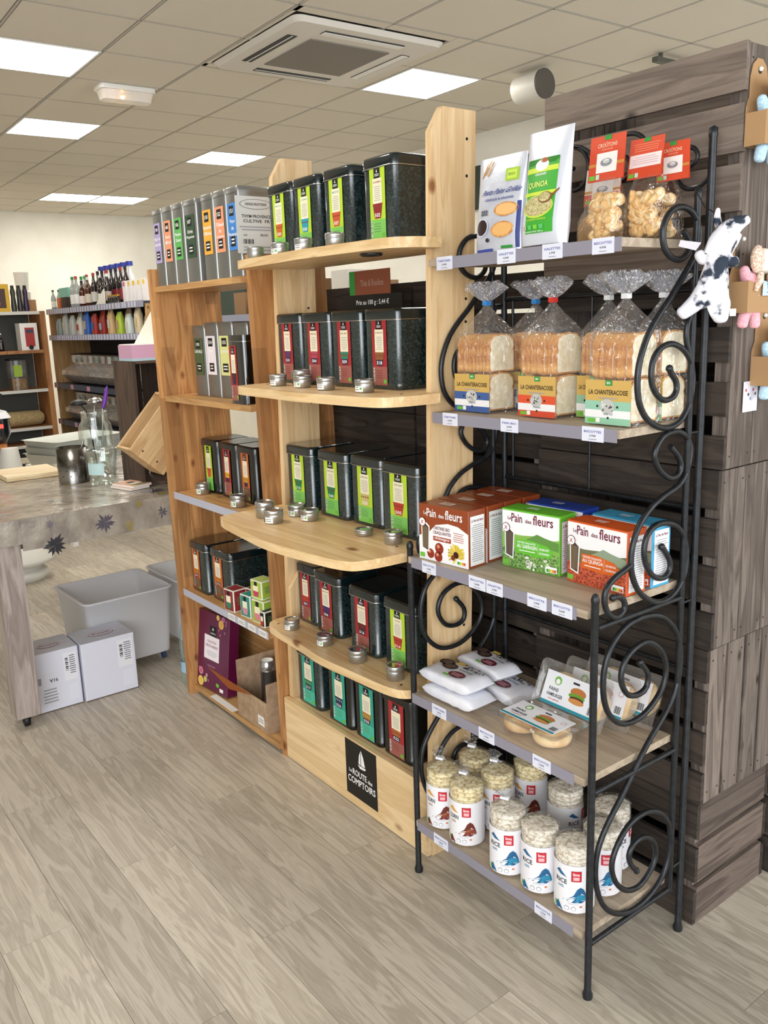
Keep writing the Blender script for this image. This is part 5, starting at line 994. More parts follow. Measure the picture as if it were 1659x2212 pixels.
toycard('second pink soft toy on brown card at the right edge', .585, 1.60, PINK, tear=False, x=.6505)
t = thing('printed_card', 'white printed card behind the lowest toy on the crate side', 'card', (.6505, .470, 1.335)); m = MB(fm('#dcd8e0', .5)); m.box(0, 0, 0, .001, .06, .07); f = Fr((.001, 0, 0), (0, 1, 0), (0, 0, 1))
for k in range(5): m.disc(f, .01+.01*k, .05-.01*(k % 3), .004, fm(['#c05a6a', '#5a4a4a', '#8a9ab8'][k % 3], .6), .0006, 6)
m.build('sheet', t)

# ================================================================ TABLE AT THE LEFT
TW = wood('table_leg', '#7a6c66', '#b0a39b', 'Z', 1, .5, None, .15, rnd=0); TWY = wood('table_leg', '#6f655c', '#a19588', 'Y', 1, .5, None, .1, rnd=0)
OIL = noisy('oilcloth', '#857c72', '#aca395', 12, .17, bump=.55, spec=.8, coat=0, dist=.015)
t = thing('work_table', 'wooden work table on castors under a glossy leaf printed oilcloth', 'table', (0, 0, 0))
TX0, TX1, TY0, TY1, TZ = -3.0, -1.70, -.66, .72, .870
MB(TWY).box(TX0, TY0, TZ-.03, TX1, TY1, TZ-.004).build('tabletop', t)
for lx, ly in ((TX1-.10, TY0+.0), (TX0+.02, TY0), (TX1-.10, TY1-.10), (TX0+.02, TY1-.10)):
    o = MB(TW).box(0, 0, .055, .095, .095, TZ-.031).build('leg', t, (lx, ly, 0))
    m = MB(BLACK); m.lathe([(.02, -.012), (.026, -.010), (.026, .010), (.02, .012)], (.045, .045, .026), 14, ax='y'); m.box(.03, .03, .03, .06, .033, .054).box(.03, .057, .03, .06, .06, .054); m.box(.03, .03, .05, .06, .06, .0548); m.build('castor', o)
MB(TWY).box(TX1-.06, TY0+.10, TZ-.13, TX1-.04, TY1-.10, TZ-.031).build('apron', t)
cl = thing('oilcloth', 'glossy grey oilcloth with dark and ochre leaves draped over the work table', 'tablecloth', (0, 0, 0))
hang = .128
m = MB(OIL); m.box(TX0-.002, TY0-.012, TZ-.0035, TX1+.012, TY1+.002, TZ); m.box(TX1+.008, TY0+.10, TZ-hang, TX1+.012, TY1, TZ-.0036); m.box(TX0, TY0-.012, TZ-hang, TX1+.008, TY0-.009, TZ-.0036); m.box(TX1+.008, TY0-.009, TZ-.10, TX1+.012, TY0+.0995, TZ-.0036); m.build('cloth', cl)
def flower(m, f, a, b, r_, col, n, d=.0007):
    M_ = fm(col, .3, coat=1)
    for k in range(n):
        th = 2*PI*k/n+R.uniform(-.15, .15); rr_ = r_*R.uniform(.7, 1.1); w_ = r_*.14
        c_, s_ = math.cos(th), math.sin(th)
        m.add([f.p(a, b, d+k*.00003), f.p(a+c_*rr_*.55-s_*w_, b+s_*rr_*.55+c_*w_, d+k*.00003), f.p(a+c_*rr_, b+s_*rr_, d+k*.00003), f.p(a+c_*rr_*.55+s_*w_, b+s_*rr_*.55-c_*w_, d+k*.00003)], [(0, 1, 2, 3)], M_)
m = MB(); f = Fr((TX1+.012, 0, 0), (0, 1, 0), (0, 0, 1)); g2 = Fr((0, 0, TZ), (0, 1, 0), (-1, 0, 0))
for a, b, r_, c_, n in ((-.44, .745, .050, '#26262e', 13), (-.23, .800, .045, '#56525e', 12), (-.13, .770, .028, '#a08a3c', 6), (.02, .805, .030, '#56525e', 7), (-.08, .855, .02, '#a08a3c', 7), (-.45, .83, .02, '#6a6674', 8)): flower(m, f, a, b, r_, c_, n)
for k in range(34):
    a, b = R.uniform(TY0+.03, TY1-.05), R.uniform(-TX1+.02, -TX0-.1); flower(m, g2, a, b, R.uniform(.03, .075), R.choice(['#6a6674', '#a89a4a', '#57545e', '#b8ac90']), R.choice([7, 9, 12]))
m.build('leaf_print', cl)
# things on the table
BRU = noisy('brushed', '#5a5753', '#8d8a86', 8, .22, 1)
def holes(m, r, z0, z1):
    for i in range(12):
        for j in range(4):
            a = 2*PI*(i+.5*(j % 2))/12; z = z0+(z1-z0)*j/3; c_, s_ = math.cos(a), math.sin(a); q = []
            for k in range(6): b = 2*PI*k/6; da = .003*math.cos(b)/r; q.append(((r+.0006)*math.cos(a+da), (r+.0006)*math.sin(a+da), z+.003*math.sin(b)))
            m.add(q, [tuple(range(6))], BLACK)
t = thing('utensil_holder', 'perforated steel utensil holder on the oilcloth', 'utensil holder', (-2.355, -.125, TZ+.0018)); m = MB(BRU); m.lathe([(.074, 0), (.074, .165), (.0725, .165), (.0725, .004), (.001, .004)], n=32, cap1=False); m.build('body', t); m = MB(); holes(m, .074, .035, .11); m.build('holes', t)
o = MB(STEEL).tube([(0, 0, .006), (.03, .05, .20)], .005, 8).build('spoon', None, (-2.355, -.125, TZ+.0018)); tag(o, 'steel handle standing in the utensil holder', 'spoon')
GL = film('glass', '#fbfefd', .14, .03, 8, .15, .0, .004)
t = thing('glass_bowl', 'clear flared glass bowl with a pale label on the oilcloth', 'glass', (-2.19, -.046, TZ+.0018)); m = MB(GL); m.lathe([(.055, 0), (.062, .005), (.066, .09), (.074, .150), (.080, .165), (.077, .167), (.071, .150), (.063, .09), (.058, .012), (.001, .010)], n=32, cap1=False); m.build('vessel', t)
MB(fm('#b4cfd0', .4)).add([(.0672*math.cos(a), .0672*math.sin(a), z) for a in [-1.5+.16*i for i in range(9)] for z in (.05, .105)], [(2*i, 2*i+2, 2*i+3, 2*i+1) for i in range(8)], None, True).build('label', t)
t = thing('glass_jar', 'tall clear glass jar holding scoops on the oilcloth', 'jar', (-2.50, .045, TZ+.0018)); MB(GL).lathe([(.072, 0), (.080, .008), (.082, .21), (.076, .245), (.062, .265), (.062, .30), (.067, .308), (.062, .310), (.058, .30), (.058, .265), (.077, .21), (.075, .014), (.001, .012)], n=32, cap1=False).build('vessel', t)
for lab, dx, dy, col, nm in (('round steel ladle standing in the glass jar', -.030, .012, 1, 'ladle'), ('dark slotted scoop standing in the glass jar', .030, -.040, 0, 'scoop')):
    t = thing(nm, lab, 'utensil', (-2.50+(.012 if col else -.012), .045, TZ+.016)); m = MB(STEEL if col else BLACK); m.tube([(0, 0, 0), (dx, dy, .30), (dx*1.2, dy*1.6, .33)], .003, 8); m.build('handle', t)
    m = MB(STEEL if col else BLACK); m.lathe([(.002, .0), (.02, .003), (.035, .012), (.042, .028), (.040, .028), (.033, .014), (.018, .006)], (0, 0, 0), 18, cap1=False); m.V = [(a*1.0+dx*1.2, b+dy*1.9, .36-c*(1.0 if col else .9)) for a, b, c in m.V]; m.build('bowl', t)
t = thing('spatula', 'purple handled spatula standing in the glass jar', 'spatula', (-2.50, .045, TZ+.086)); MB(STEEL).tube([(.02, .012, -.07), (.02, .040, .235)], .003, 8).build('shaft', t); MB(fm('#6b2f9c', .4)).tube([(.02, .040, .235), (.022, .052, .26), (.024, .062, .30), (.025, .070, .335), (.026, .072, .345)], [.006, .010, .010, .006, .003], 12).build('grip', t)
tag(MB(wood('board', '#c9a878', '#eadbb8', 'Y', 1, .6, None, .05, rnd=0)).box(0, 0, 0, .30, .27, .022).build('chopping_board', None, (-2.89, -.37, TZ+.0018), (0, 0, -.02)), 'thin pale wooden board lying on the oilcloth', 'board')
for k, lab in ((0, 'lower salmon booklet on the oilcloth by the honey shelves'), (1, 'upper salmon booklet on the oilcloth by the honey shelves')):
    t = thing('booklet', lab, 'booklet', (-2.05+.004*k, -.065+.006*k, TZ+.0018+k*.0105), .25+.05*k, 'salmon booklets on the table'); MB(fm('#e9e2dc', .6)).box(0, 0, 0, .15, .10, .0095).build('pages', t); m = MB(fm('#d9a98c', .5)); m.box(0, 0, .0095, .15, .10, .0102)
    f = Fr((0, 0, .0102), (0, 1, 0), (-1, 0, 0)); m.rect(f, .035, -.075, .07, -.05, BLACK); m.rect(f, .03, -.11, .08, -.078, WHITE); m.rect(f, .01, -.13, .09, -.118, LEAF); m.build('cover', t)
# dark crate standing on end on the table, opening towards the shop front
t = thing('display_crate', 'dark wooden crate standing on end on the work table', 'crate', (-2.20, .055, TZ+.0018)); W, D, H = .24, .38, .560
OD = wood('dark_crate', '#2c2019', '#5b4638', 'Z', 1, .7, None, .3, rnd=.2)
for k in range(3): MB(OD).box(0, .013+k*.119, .012, .010, .013+k*.119+.112, H-.012).build('board', t)
for a, b in ((0, .012), (D-.012, D)): MB(OD).box(.0, a, .0, W, b, H).build('side_board', t)
MB(OD).box(0, .0125, 0, W, D-.0125, .0115).build('side_board', t); MB(OD).box(0, .0125, H-.0115, W, D-.0125, H).build('side_board', t)
cz = TZ+.0006+H
t = thing('pink_box', 'low pink display box on top of the dark crate', 'box', (-2.13, .062, cz+.0003)); MB(fm('#c79ab4', .6)).box(0, 0, .012, .16, .17, .07).build('box', t); MB(fm('#a8c4d0', .6)).box(0, 0, 0, .162, .172, .0118).build('base', t); MB(fm('#f2eee6', .6)).box(.004, .004, .0702, .156, .166, .074).build('lining', t)
tag(MB(fm('#f4f1e2', .5)).prism([(0, 0), (.15, 0), (.15, .145), (.095, .145)], 0, .003, 'x').build('white_card', None, (-2.02, .095, cz+.0748)), 'white slanted card standing in the pink box', 'card')
for k in range(4): tag(MB(fm(['#e6dfd6', '#c9a99a', '#ddd6d0', '#b89a8c'][k], .6)).box(0, 0, 0, .10, .09, .018).build('booklet_stack', None, (-2.06-.003*(k % 2), .24, cz+.0006+.0186*k)), 'bundle of thin booklets, %s of the pile right of the pink box' % ['lowest', 'second from bottom', 'second from top', 'topmost'][k], 'booklets', 'bundles of booklets on the dark crate')
# tilted pine tray
PN = wood('new_pine', '#b98f60', '#dcbc8c', 'Y', 1, .5, '#8a5a34', .1, rnd=.1)
t = thing('pine_tray', 'new pine tray tipped up on its corner against the dark crate', 'crate', (-1.925, -.065, 1.072), (math.radians(48), 0, 0))
LX, LY, LZ = .15, .30, -.19
MB(PN).box(0, 0, LZ, LX, LY, LZ+.008).build('base_board', t); MB(PN).box(LX-.010, .0, LZ+.0081, LX, LY, 0).build('side_board', t); MB(PN).box(0, .0, LZ+.0081, .010, LY, 0).build('side_board', t)
MB(PN).box(.0101, 0, LZ+.0081, LX-.0101, .010, 0).build('end_board', t); MB(PN).box(.0101, LY-.01, LZ+.0081, LX-.0101, LY, 0).build('end_board', t)
m = MB(BLACK)
for a, b in ((.03, -.05), (.03, -.13)): m.lathe([(.004, 0), (.004, .0006)], (LX, a, b), 8, ax='x')
m.build('nail', t); MB(WHITE).box(.03, .02, LZ+.0082, .09, .05, LZ+.010).build('sticker', t)
# ---------------------------------------------------------------- under the table
CB = fm('#dddeea', .55)
def wbox(label, x, y, w_, d_, h_, rz, dense):
    t = thing('white_carton', label, 'carton', (x, y, .0005), rz, 'white cartons on the floor by the table leg'); MB(CB).loft([rr(0, 0, w_, d_, .003, 0, 1), rr(0, 0, w_, d_, .003, h_, 1)], smooth=False).build('box', t)
    f = Fr((w_, 0, 0), (0, 1, 0), (0, 0, 1)); k = Fr((0, 0, h_), (0, 1, 0), (-1, 0, 0)); m = MB(); REDD = fm('#b04a4a', .6)
    m.rect(f, d_*.66, h_*.45, d_*.95, h_*.92, fm('#e8e8ee', .5)); m.barcode(f, d_*.70, h_*.62, d_*.76, h_*.84, INK, False); m.lines(f, d_*.78, h_*.55, d_*.92, h_*.88, 9, INK, .001, .3)
    m.rect(f, d_*.72, h_*.10, d_*.93, h_*.38, fm('#e2e3ee', .5)); 
    if dense:
        m.rect(f, d_*.08, h_*.1, d_*.55, h_*.66, fm('#dcdde6', .5)); m.text(f, 'A16' if 0 else '91A', d_*.42, h_*.55, .016, INK, w=.035, rot=PI); m.lines(f, d_*.15, h_*.14, d_*.5, h_*.4, 5, GREY, .001, .4); m.rect(f, d_*.02, h_*.48, d_*.16, h_*.60, GREY, .001)
    m.rect(k, .0, -w_*.50, d_, -w_*.44, fm('#e4e4ec', .3), .0006); 
    m.disc(k, d_*.5, -w_*.55, d_*.24, REDD, .0010, 22, rb=.030); m.disc(k, d_*.5, -w_*.55, d_*.23, CB, .0014, 22, rb=.027); m.text(k, 'Las Rogal' if 0 else 'Royal', d_*.5, -w_*.55-.008, .018, REDD, w=.075, d=.002); m.build('print', t)
    MB(fm('#6a5a50', .8)).box(w_, .0, .0, w_+.0008, d_, .004).build('lower_edge', t)
wbox('white carton partly behind the table leg with more stickers', -2.005, -.555, .185, .195, .262, 0, True)
wbox('white carton nearer the honey shelves with one barcode sticker', -1.998, -.350, .188, .235, .262, 0, False)
TUB = fm('#f4f4f8', .3); TUB.node_tree.nodes['Principled BSDF'].inputs['Transmission Weight'].default_value = .0
_n = TUB.node_tree.nodes; _l = TUB.node_tree.links; _t = _n.new('ShaderNodeBsdfTranslucent'); _t.inputs[0].default_value = lin('#ffffff'); _m = _n.new('ShaderNodeMixShader'); _m.inputs[0].default_value = .45
_l.new(_n['Principled BSDF'].outputs[0], _m.inputs[1]); _l.new(_t.outputs[0], _m.inputs[2]); _l.new(_m.outputs[0], _n['Material Output'].inputs[0])
def tub(label, x, y, rz):
    t = thing('plastic_tub', label, 'tub', (x, y, .045), rz, 'translucent plastic tubs under the table'); W, D, H = .40, .42, .315
    L = [rr(.02, .02, W-.02, D-.02, .03, 0, 4), rr(.0, .0, W, D, .03, H, 4), rr(-.008, -.008, W+.008, D+.008, .035, H+.002, 4), rr(-.008, -.008, W+.008, D+.008, .035, H+.010, 4), rr(.006, .006, W-.006, D-.006, .03, H+.008, 4), rr(.024, .024, W-.024, D-.024, .03, .005, 4)]
    MB(TUB).loft(L).build('tub', t)
    for a, b in ((.05, .05), (W-.05, .05), (.05, D-.05), (W-.05, D-.05)): MB(fm('#3a4a6a', .4)).lathe([(.018, -.008), (.018, .008)], (a, b, -.0265), 14, ax='y').box(a-.01, b-.009, -.02, a+.01, b-.0085, -.0005).build('castor', t)
    m = MB(PAPER); m.box(.02, .06, .008, .022, .36, .16); f = Fr((.022, 0, 0), (0, 1, 0), (0, 0, 1)); m.text(f, 'x  m', .2, .12, .012, fm('#b05040', .6)); m.lines(f, .2, .06, .33, .09, 2, fm('#8a90b0', .6)); m.V = [(a+.012, b, c) for a, b, c in m.V]; m.build('paper', t); return t
tub('translucent plastic tub on castors behind the white cartons', -2.40, -.265, .03)
tub('second translucent tub half hidden behind the honey shelves', -2.42, .205, .03)
t = thing('water_bottle', 'empty clear plastic bottle on the floor beside the honey unit', 'bottle', (-1.70, .085, .0005)); MB(film('pet', '#dfeee8', .14, .08, 25, .5, .12, .004)).lathe([(.026, 0), (.034, .006), (.036, .03), (.032, .09), (.035, .14), (.036, .19), (.030, .24), (.016, .30), (.012, .34), (.013, .36), (.013, .375), (.001, .376)], n=20).build('bottle', t)
MB(fm('#9ac0d8', .4)).lathe([(.0368, .06), (.036, .11)], n=20, cap0=False, cap1=False).build('label', t)
# ================================================================ BACKGROUND SHELVES
# wooden shelf unit facing the camera side (front at x = -8.5)
SW = wood('shop_shelf', '#8a5a34', '#b98250', 'Z', 1, .5, None, .05, rnd=.08); WS = fm('#d8d6d0', .5)
t = thing('wall_shelf_unit', 'brown wooden shelf unit against the far wall at left edge', 'shelf unit')
X0, X1, Y0, Y1 = -8.95, -8.5, .2, 1.62
for y in (Y0, Y1): MB(SW).box(X0, y-.03, 0, X1, y+.03, 1.80).build('side_panel', t)
MB(fm('#5a5c58', .8)).box(X0-.02, Y0+.031, .1, X0-.001, Y1-.031, 1.80).build('back_panel', t)
LZ_ = [.30, .50, .93, 1.37, 1.80]
for z in LZ_: 
    s_ = MB(SW).box(X0, Y0+.031, z-.03, X1-.004, Y1-.031, z-.001).build('shelf', t)
    m = MB(WS if z < 1 or z > 1.7 else SW).box(X1-.0035, Y0+.031, z-.035, X1, Y1-.031, z); m.build('price_rail', s_)
def B(name, label, cat, loc, group, parts): 
    t = thing(name, label, cat, loc, 0, group)
    for nm, m in parts: m.build(nm, t)
    return t
def bottle(x, y, z, r, h, glass, cap, lab, label, group, capr=.4):
    return B('bottle', label, 'bottle', (x, y, z+.0005), group, [('glass', MB(glass).lathe([(r*.9, 0), (r, h*.02), (r, h*.55), (r*.8, h*.66), (r*.36, h*.78), (r*.33, h*.92)], n=12)), ('cap', MB(cap).lathe([(r*capr, h*.9), (r*capr, h)], n=10)), ('label', MB(lab).lathe([(r*1.02, h*.12), (r*1.02, h*.42)], n=12, cap0=False, cap1=False))])
AMB = fm('#4a1e10', .15, coat=.5); RSE = fm('#8a4a24', .15, coat=.5); CLG = fm('#a9b0ac', .2, coat=.5); DGL = fm('#1c1412', .15, coat=.5); MLK = fm('#dfe2e6', .4); BLUEC = fm('#2438a0', .4)
# left unit: yellow boxes, purple bottles
for k, (y, z) in enumerate(((1.05, 1.80), (.78, 1.80))):
    m = MB(fm('#e0b42c', .5)).box(-.12, 0, 0, 0, .25, .30); f = Fr((0, 0, 0), (0, 1, 0), (0, 0, 1)); q = MB(fm('#4a3432', .5)); q.rect(f, .03, .04, .21, .25, fm('#4a3432', .5), .001); q.disc(f, .10, .09, .05, fm('#c0603a', .5), .002, 12)
    B('yellow_box', 'yellow display box with dark window %s' % ['next to the dark bottles', 'at the left edge of the photo'][k], 'box', (-8.56, y, z+.0005), 'yellow boxes on the far left shelf', [('box', m), ('print', q)])
for k, y in enumerate((1.345, 1.412, 1.479)):
    B('dark_carafe', 'dark bottle with silver foot on top of far left shelf unit, %s of three' % ['left', 'middle', 'right'][k], 'bottle', (-8.58, y, 1.8005), 'dark bottles on the far left shelf', [('body', MB(fm(['#33362a', '#2a2c30', '#2c1d44'][k], .25)).lathe([(.03, .0), (.033, .05), (.024, .16), (.028, .22), (.02, .25)], n=12)), ('cap', MB(BLACK).lathe([(.018, .251), (.018, .285)], n=10))])
for k, (y, z, r_) in enumerate(((1.52, 1.8005, .08), (1.52, 2.0215, .08))):
    tt = B('white_bucket', 'white plastic bucket %s on the far left shelf unit' % ['under another one', 'stacked on another one'][k], 'bucket', (-8.80, y, z), 'white stacked buckets', [('bucket', MB(fm('#f2efe6', .5)).lathe([(r_*.88, 0), (r_, .20), (r_*1.04, .205), (r_*1.04, .22)], n=20))])
tag(MB(KRAFT).box(-8.70, 1.515, 1.8005, -8.62, 1.60, 1.93).build('brown_box'), 'small brown box standing before the white buckets', 'box')
B('red_dispenser', 'white box with red front panel on the far left shelf unit', 'dispenser', (-8.60, 1.36, 1.3705), None, [('box', MB(WHITE).box(-.10, 0, 0, .08, .19, .30)), ('panel', MB(fm('#b03a38', .5)).box(.0801, .05, .04, .085, .15, .25)), ('display', MB(fm('#4a4a5a', .3)).box(.0851, .06, .19, .088, .14, .23)), ('knob', MB(BLACK).lathe([(.025, .085), (.025, .10)], (0, .10, .03), 12, ax='x'))])
bottle(-8.6, 1.16, 1.37, .035, .20, DGL, WHITE, DGL, 'dark bottle with white cap left of the red panelled box', None)
for k, (y, c_) in enumerate(((.98, '#a89a80'), (1.30, '#9a7a48'))):
    B('glass_canister', 'square clear canister half full of %s, far left shelves' % ['pale pasta', 'golden pasta with green label'][k], 'canister', (-8.62, y, .9305), 'clear canisters on the far left shelf', [('canister', MB(film('can', '#ffffff', .1, .1, 5, 0, .03)).loft([rr(-.10, -.09, .10, .09, .02, 0, 2), rr(-.10, -.09, .10, .09, .02, .33, 2)])), ('contents', MB(noisy('pasta%d' % k, '#6a4a2a', c_, 60, .8, bump=.5)).loft([rr(-.09, -.08, .09, .08, .02, .004, 2), rr(-.09, -.08, .09, .08, .02, .13, 2)])), ('lid', MB(BLACK).box(-.10, -.09, .331, .10, .09, .35)), ('label', MB(fm('#9ab83c' if k else '#8a8a84', .5)).box(.1005, -.06, .15, .102, .03, .28))])
B('burlap_sack', 'rolled burlap sack lying on the lower far left shelf', 'sack', (-8.68, 1.15, .5915), None, [('sack', MB(noisy('burlap', '#9a855c', '#c2ad80', 90, .95, bump=.5)).lathe([(.05, -.42), (.085, -.38), (.09, 0), (.085, .36), (.05, .40)], n=14, ax='y'))])
# bucket on a pallet at its foot
t = thing('low_pallet', 'rough low wooden pallet on the floor below the far shelves', 'pallet', (-8.45, 1.0, 0)); 
for k in range(6): MB(OLDX_SHADED).box(0, k*.13, .08, .55, k*.13+.11, .10).build('slat', t)
for k in (0, 1): MB(OLDY).box(.02+k*.45, 0, 0, .09+k*.45, .76, .0795).build('runner', t)
B('paint_bucket', 'white bucket with wire handle on the low pallet', 'bucket', (-8.18, 1.43, .1005), None, [('bucket', MB(fm('#dcdcd8', .5)).lathe([(.11, 0), (.13, .21), (.14, .212), (.14, .235)], n=24)), ('handle', MB(STEEL).tube([(.1, -.12, .20), (.16, 0, .13), (.1, .12, .20)], .003, 6)), ('label', MB(GREEN).box(.122, .03, .10, .126, .08, .14))])
# scale on a small side table, left edge
t = stb = thing('side_table', 'white side table with orange wooden top at the left edge', 'table', (-4.58, -.60, 0)); SX, SY, SZ = .55, .60, .88
MB(wood('orange_top', '#8a4a1c', '#c07a3c', 'Y', 1, .3, None, .05, rnd=0)).loft([rr(0, 0, SX, SY, .03, SZ-.03, 3), rr(0, 0, SX, SY, .03, SZ, 3)], smooth=False).build('tabletop', t)
for a, b in ((.04, .04), (SX-.10, .04), (.04, SY-.10), (SX-.10, SY-.10)): MB(fm('#c4c6ca', .5)).box(a, b, .0, a+.06, b+.06, SZ-.031).build('leg', t)
MB(fm('#c4c6ca', .5)).box(SX-.085, .1005, SZ-.13, SX-.06, SY-.1005, SZ-.031).build('apron', t)
t = thing('coffee_machine', 'black and white appliance with red digits at the left edge', 'appliance', (-4.22, -.13, SZ+.0005)); MB(fm('#14161e', .15, coat=.8)).loft([rr(-.14, -.18, .14, .15, .06, 0, 4), rr(-.16, -.20, .16, .18, .08, .06, 4), rr(-.16, -.20, .16, .18, .08, .16, 4)]).build('body', t)
MB(fm('#dcdce0', .3)).loft([rr(-.17, -.21, .17, .19, .08, .1605, 4), rr(-.15, -.19, .15, .17, .08, .20, 4)]).build('cover', t); MB(fm('#ff2a20', .4, emit=4)).box(.161, .04, .10, .163, .12, .125).build('digits', t); MB(BLACK).tube([(0, .10, .20), (.02, .14, .27), (.02, .16, .31)], .012, 8).build('handle', t); MB(film('hopper', '#cfcfe0', .2, .1, 5, 0, .2)).lathe([(.05, .2005), (.09, .33), (.09, .36)], (-.02, -.02, 0), 16).build('hopper', t)
# white turned pedestal seen below the table
lg = (-3.97+4.58, -.01+.60, 0)
MB(fm('#d4d2ca', .5)).lathe([(.13, 0), (.15, .03), (.14, .06), (.11, .07), (.12, .09), (.19, .12), (.19, .145), (.10, .20), (.075, .26), (.07, .50)], n=24).build('turned_foot', stb, (.60, .59, 0)); MB(fm('#d4d2ca', .5)).lathe([(.07, .5005), (.07, .70), (.05, .86)], n=24).build('turned_column', stb, (.60, .59, 0))
# stacked white trays
for k in range(3):
    t = thing('white_tray', 'white plastic tray in the slanted stack behind the glass jar, %s' % ['lowest', 'middle', 'uppermost'][k], 'tray', (-4.9, .30, .60+.05*k+.0), (0, math.radians(0), .35), 'white plastic trays')
    W, D, H = .42, .62, .09; MB(fm('#c9cbc4', .45)).loft([rr(.03, .03, W-.03, D-.03, .03, 0, 3), rr(0, 0, W, D, .04, H, 3), rr(-.012, -.012, W+.012, D+.012, .04, H+.003, 3), rr(.006, .006, W-.006, D-.006, .04, H, 3), rr(.035, .035, W-.035, D-.035, .03, .006, 3)]).build('tray', t)
t = thing('tray_stand', 'plain white stand carrying the stacked trays', 'stand', (-4.98, .35, 0), .35); 
for a, b in ((0, 0), (.38, 0), (0, .5), (.38, .5)): MB(WHITE).box(a+.02, b, 0, a+.06, b+.04, .57).build('leg', t)
MB(WHITE).box(.0, -.02, .5705, .46, .58, .599).build('top', t)
# gondola with bottles, bags and gravity bins, front at y = 1.75
DK = fm('#2c303c', .4); RL = fm('#8f92a6', .35); PNL = wood('gondola_wood', '#9a7448', '#c9a06a', 'Z', 1, .5, '#3a2418', .05, rnd=0)
t = thing('grocery_gondola', 'long grocery shelving with grey price rails behind the work table', 'shelf unit'); GX0, GX1, GY = -8.80, -5.9, 1.76
MB(PNL).box(GX0, GY+.02, 0, GX0+.03, GY+.48, 1.79).build('side_panel', t); MB(PNL).box(GX1-.03, GY+.02, 0, GX1, GY+.48, 1.79).build('side_panel', t); MB(fm('#33302e', .8)).box(GX0+.031, GY+.46, .1, GX1-.031, GY+.48, 1.79).build('back_panel', t)
GZ = [.16, .54, .97, 1.52, 1.815]
for i, z in enumerate(GZ):
    s_ = MB(DK).box(GX0+.031, GY+.001, z-.03, GX1-.031, GY+.455, z-.001).build('shelf', t)
    MB(RL if i > 2 else fm('#3f4658', .4)).box(GX0-.0, GY-.004, z-.055, GX1, GY, z+.005).build('price_rail', s_)
    n = 34 if i > 2 else 5; f = Fr((0, GY-.004, 0))
    for k in range(n):
        x = GX0+.06+(GX1-GX0-.2)*k/n+(R.uniform(0, .02) if i > 2 else 0); m = MB(fm('#c9cbe0', .5) if i > 2 else fm('#c090a0', .5)); m.rect(f, x, z-.05, x+(.045 if i > 2 else .10), z, m.cur, .002); m.build('price_tag', s_)
ORDW_ = ['first', 'second', 'third', 'fourth', 'fifth', 'sixth', 'seventh', 'last']; top = 1.8155; yb = GY+.05
# top row
tag(MB(KRAFT).box(-8.52, GY+.22, top, -8.15, GY+.40, top+.24).build('brown_carton'), 'brown carton behind the mint green packs on the gondola', 'box')
for k in range(3): tag(MB(fm('#7fc0b0', .5)).box(-8.52+.105*k, GY+.08, top, -8.42+.105*k, GY+.18, top+.23).build('green_pack'), 'mint green pack on the top gondola shelf, %s of three' % ['left', 'middle', 'right'][k], 'pack', 'mint green packs')
for k in range(2): bottle(-8.68+.05*k, GY+.06+.05*k, top, .03, .22, CLG, BLACK, PAPER, 'small clear bottle with black cap at left end of gondola top, %s one' % ['front', 'rear'][k], 'small clear bottles')
tag(MB(fm('#c8642a', .5)).box(-8.40, GY+.01, top, -8.31, GY+.07, top+.12).build('orange_box'), 'small orange and white box on the gondola top shelf', 'box')
tag(MB(fm('#3a2a22', .6)).box(-8.25, GY+.01, top, -8.10, GY+.07, top+.12).build('dark_box'), 'small dark photo printed box on the gondola top shelf', 'box')
for k in range(4): bottle(-8.02+.085*(k % 2)+.03*k, GY+.08+.08*(k//2), top, .04, .33, CLG, fm('#2f9a4a', .5) if k != 1 else fm('#c83830', .5), WHITE, 'clear bottle with %s cap on the gondola top, %s' % (['green', 'red', 'green', 'green'][k], ['front left', 'front right', 'rear left', 'rear right'][k]), 'clear bottles on the gondola top')
for k in range(6): bottle(-7.75+.16*k, GY+.32, top, .05, .42, MLK, BLUEC, fm('#dfe6ee', .5), 'white bottle with blue cap, %s from the left in the rear row' % ORDW_[k], 'white bottles with blue caps', .7)
gl = [AMB, RSE, AMB, RSE, DGL, AMB, DGL, DGL, DGL]; lb = ['#e8dfe0', '#e0a82c', '#d8d0c0', '#cfe0d0', '#cfcac8', '#a8d040', '#d8d0d4', '#c8b8b0', '#b8a8a0']
for k in range(9): bottle(-7.72+.095*k, GY+.075+.03*(k % 2), top, .036, .27+.03*((k*5) % 3), gl[k], [BLACK, fm('#a02030', .5), MLK][k % 3], fm(lb[k], .5), 'sauce bottle with %s label in the front row of the gondola top' % ['pinkish', 'yellow', 'beige', 'pale green', 'grey', 'lime', 'lilac', 'tan', 'brownish'][k], 'sauce bottles on the gondola top')
for k in range(7): bottle(-7.55+.13*k, GY+.20, top, .038, .36, DGL, [BLACK, BLACK, fm('#a02030', .5)][k % 3], fm('#8a2430', .5), 'dark wine coloured bottle, %s from the left in the second row of the gondola top' % ORDW_[k], 'dark bottles on the gondola top')
tag(MB(PAPER).prism([(-.16, 0), (.12, 0), (.12, .15), (.10, .15)], 0, .004, 'y').build('folded_card', None, (-7.02, GY+.015, top)), 'slanted white card before the dark bottles on the gondola', 'card')
for k in range(5): B('small_jar', 'little jar with gold lid on the gondola top, %s from the left' % ORDW_[k], 'jar', (-6.86+.055*k, GY+.05, top), 'little gold lidded jars', [('jar', MB(DGL).lathe([(.022, 0), (.024, .05), (.018, .07)], n=10)), ('lid', MB(fm('#b08a2c', .3, .8)).lathe([(.022, .0705), (.022, .085)], n=10))])
